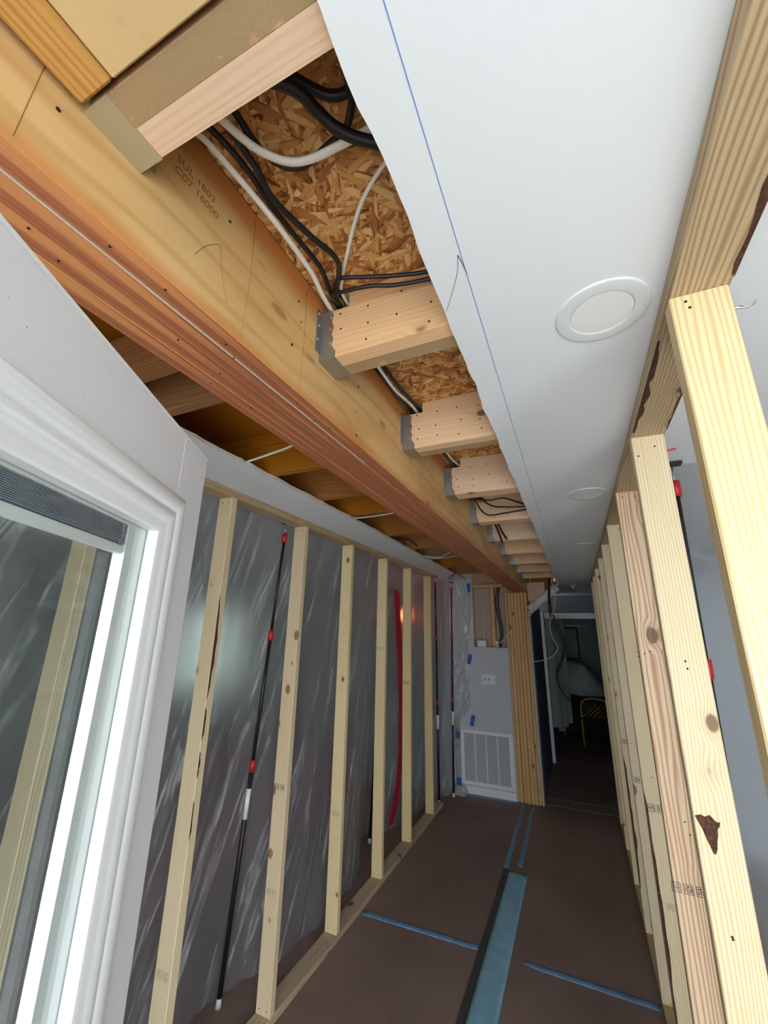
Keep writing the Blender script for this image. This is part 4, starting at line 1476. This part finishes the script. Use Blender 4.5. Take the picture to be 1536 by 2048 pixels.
def floor_strip(name, pts, mat, label, th=.0012, group=None):
    """tape laid on the floor along a centre line of (x, y, half-width) points, slightly rippled"""
    bm = bmesh.new()
    P = []
    for (a, b) in zip(pts, pts[1:]):
        k = max(2, int(math.hypot(b[0] - a[0], b[1] - a[1]) / .04))
        for i in range(k):
            t = i / k
            P.append([a[j] + (b[j] - a[j]) * t for j in range(3)])
    P.append(list(pts[-1]))
    rows = []
    for i, p in enumerate(P):
        q, r = P[max(0, i - 1)], P[min(len(P) - 1, i + 1)]
        d = Vector((r[0] - q[0], r[1] - q[1], 0)).normalized()
        nn = Vector((-d.y, d.x, 0))
        h = p[2] * (1 + random.uniform(-.05, .05))
        row = []
        for u in (-1, -.33, .33, 1):
            z = th + (.0022 * (noise.noise(Vector((p[0] * 14, p[1] * 14, u))) + .35) if abs(u) < .9 else 0)
            row.append(bm.verts.new((p[0] + nn.x * h * u, p[1] + nn.y * h * u, max(.0006, z))))
        row2 = [bm.verts.new((v.co.x, v.co.y, 0.0002)) for v in (row[0], row[-1])]
        rows.append((row, row2))
    for (a, a2), (b, b2) in zip(rows, rows[1:]):
        for k in range(3):
            bm.faces.new((a[k], a[k + 1], b[k + 1], b[k])).smooth = True
        bm.faces.new((a2[0], a[0], b[0], b2[0]))
        bm.faces.new((a[3], a2[1], b2[1], b[3]))
        bm.faces.new((a2[1], a2[0], b2[0], b2[1]))
    for (a, a2) in (rows[0], rows[-1]):
        bm.faces.new((a2[0], a[0], a[1], a[2], a[3], a2[1]))
    o = from_bm(name, bm, mat)
    tag(o, label, 'tape', group)
    return o


floor_strip('floor_tape', [(-1.487, 3.022, .024), (-0.72, 3.040, .024)], 'tape', 'blue tape seam running from the left bottom plate', group='blue tape seams on the floor')
floor_strip('floor_tape', [(-0.455, 3.045, .016), (-0.36, 3.036, .022), (0.202, 3.030, .023)], 'tape', 'blue tape seam running to the right partition', group='blue tape seams on the floor')
floor_strip('floor_tape', [(-0.713, 5.41, .022), (-0.703, 4.02, .020)], 'tape', 'long blue tape strip ending at the air grille side', group='blue tape seams on the floor')
floor_strip('floor_tape', [(-0.612, 5.40, .020), (-0.602, 4.07, .020)], 'tape', 'long blue tape strip ending at the built-up post', group='blue tape seams on the floor')
floor_strip('floor_tape', [(-1.40, 5.405, .026), (-0.70, 5.41, .026)], 'tape', 'blue tape along the foot of the end wall', group='blue tape seams on the floor')
e = empty('taped_floor_ridge', (-0.6, 2.9, 0))
tag(e, 'wide blue taped cover strip over a low dark floor ridge', 'tape')
bm = bmesh.new()
rows = []
for i in range(60):
    y = 1.7 + (3.945 - 1.7) * i / 59
    row = []
    for u in range(9):
        t = u / 8
        x = -.668 + .136 * t
        z = .010 + .004 * math.sin(math.pi * t) + .003 * noise.noise(Vector((x * 9, y * 5, 1))) + .0025 * noise.noise(Vector((x * 16 + y * 6, y * 12, 4)))
        row.append(bm.verts.new((x, y, z)))
    b0, b1 = bm.verts.new((-.668, y, .0002)), bm.verts.new((-.531, y, .0002))
    rows.append([b0] + row + [b1])
for a, b in zip(rows, rows[1:]):
    for k in range(10):
        bm.faces.new((a[k], a[k + 1], b[k + 1], b[k])).smooth = True
for r in (rows[0], rows[-1]):
    bm.faces.new(r)
from_bm('tape_cover', bm, 'tapewide', e)
box('dark_edge_strip', -.712, -.6685, 1.7, 3.96, .0003, .006, 'darkridge' if 'darkridge' in M else 'slatewall', e)
box('end_flap', -.705, -.545, 3.946, 3.972, .0003, .004, 'darkridge', e)

# ------------------------------------------------------------------ far room, dim
vb = empty('vertical_blind', (-0.40, 8.1, 0))
tag(vb, 'row of pale vertical blind vanes hanging in the dark hall', 'blind')
V0, V1 = Vector((-0.43, 7.50, 0)), Vector((-0.255, 8.85, 0))
prism('headrail', [V0 + Vector((-.02, 0, 2.10)), V0 + Vector((.02, 0, 2.10)), V1 + Vector((.02, 0, 2.10)), V1 + Vector((-.02, 0, 2.10))], (0, 0, .035), 'white', vb)
for k in range(12):
    c = V0.lerp(V1, k / 11)
    zb = .30 + (.12 if k in (0, 1, 2) else 0) + .04 * math.sin(k * 2.1)
    dx, dy = .032 + .008 * math.sin(k * 1.3), .035
    bm = bmesh.new()
    ptsv = [(c.x - dx, c.y - dy), (c.x + dx, c.y + dy - .004), (c.x + dx, c.y + dy), (c.x - dx, c.y - dy + .004)]
    lo = [bm.verts.new((p[0], p[1], zb)) for p in ptsv]
    hi = [bm.verts.new((p[0], p[1], 2.10)) for p in ptsv]
    bm.faces.new(lo)
    bm.faces.new(hi[::-1])
    for i in range(4):
        bm.faces.new((lo[i], lo[(i + 1) % 4], hi[(i + 1) % 4], hi[i]))
    from_bm('vane', bm, 'blindgrey', vb)

pf = empty('framed_panel', (-0.17, 10.88, 1.28))
tag(pf, 'dark-framed pale panel on the far green wall', 'framed panel')
box('panel', -0.36, 0.0, 10.875, 10.897, 1.29, 1.94, 'greenwall', pf)
for (a, b, c, d) in ((-.39, .03, 1.94, 1.965), (-.39, .03, 1.265, 1.29), (-.39, -.36, 1.29, 1.94), (0.0, .03, 1.29, 1.94)):
    box('frame', a, b, 10.86, 10.897, c, d, 'darkseat', pf)
o = box('wall_ledge', -0.40, 0.12, 10.84, 10.897, 1.99, 2.02, 'white', None, .003)
tag(o, 'narrow white ledge above the framed panel', 'ledge')

bm = bmesh.new()
bmesh.ops.create_icosphere(bm, subdivisions=4, radius=1.0)
for v in bm.verts:
    d = 1 + .22 * noise.fractal(v.co * 1.3 + Vector((1, 7, 2)), 1, 2, 4)
    v.co = Vector((v.co.x * .36 * d - .10 * v.co.z, v.co.y * .34 * d, max(-.02, v.co.z * .52 * d - .05 * v.co.x)))
for f in bm.faces:
    f.smooth = True
o = from_bm('plastic_drape', bm, 'blindgrey', None, (0.04, 9.45, .723))
tag(o, 'pale plastic drape heaped over the dark chest', 'drape')
cb = empty('chest', (0.02, 9.45, 0))
tag(cb, 'dark chest under the pale drape in the dim room', 'chest')
box('body', -.42, .46, 9.12, 9.80, .06, .67, 'darkseat', cb, .01)
box('lid', -.44, .48, 9.10, 9.82, .672, .70, 'darkseat', cb, .006)
for x in (-.38, .42):
    for y in (9.17, 9.75):
        box('foot', x - .03, x + .03, y - .03, y + .03, 0, .06, 'darkwood', cb)

ch = empty('rattan_chair', (0.16, 8.55, 0))
tag(ch, 'yellow rattan chair with lattice back in the dark room', 'chair')
for x in (-.06, .38):
    for y in (8.40, 8.78):
        tube('leg', [(x, y, 0), (x, y, .42)], .014, 'rattan', ch, curve=False)
box('seat', -.08, .40, 8.38, 8.80, .42, .46, 'darkseat', ch, .01)
tube('back_hoop', [(-.05, 8.40, .44), (-.055, 8.39, .62), (0.0, 8.385, .73), (.16, 8.38, .76), (.32, 8.385, .73), (.375, 8.39, .62), (.37, 8.40, .44)], .016, 'rattan', ch)
for k in range(6):
    t = k * .075
    tube('lattice', [(-.03 + t, 8.39, .46), (min(.36, .20 + t), 8.385, .46 + min(.23, .39 - t) * 1.0)], .005, 'rattan', ch, curve=False)
    tube('lattice', [(.35 - t, 8.392, .46), (max(-.04, .12 - t), 8.387, .46 + min(.23, .39 - t) * 1.0)], .005, 'rattan', ch, curve=False)

# ------------------------------------------------------------------ room behind the left plastic (seen blurred)
sf = empty('sofa', (-3.1, 2.6, 0))
tag(sf, 'dark plum sofa seen blurred through the plastic sheeting', 'sofa')
box('base', -3.5, -2.55, 0.9, 4.3, .10, .42, 'purple', sf, .04)
box('backrest', -3.75, -3.45, 0.9, 4.3, .10, .80, 'purple', sf, .06)
box('arm', -3.5, -2.55, .70, .92, .10, .62, 'purple', sf, .05)
box('arm', -3.5, -2.55, 4.28, 4.50, .10, .62, 'purple', sf, .05)
for k in range(3):
    box('seat_cushion', -3.44, -2.57, .94 + k * 1.115, 2.03 + k * 1.115, .42, .54, 'purple', sf, .04)
for y in (.8, 4.4):
    for x in (-3.6, -2.62):
        box('foot', x - .03, x + .03, y - .03, y + .03, 0, .10, 'darkwood', sf)

lm = empty('red_lamp', (-2.02, 5.3, 1.95))
tag(lm, 'small glowing red lamp blurred behind the plastic sheeting', 'lamp')
tube('bracket', [(-2.02, 5.449, 1.93), (-2.02, 5.0, 1.93), (-2.02, 4.93, 1.965)], .008, 'black', lm)
bm = bmesh.new()
bmesh.ops.create_uvsphere(bm, u_segments=16, v_segments=10, radius=.04)
for f in bm.faces:
    f.smooth = True
from_bm('globe', bm, 'glow', lm, (-2.02, 4.93, 2.0))
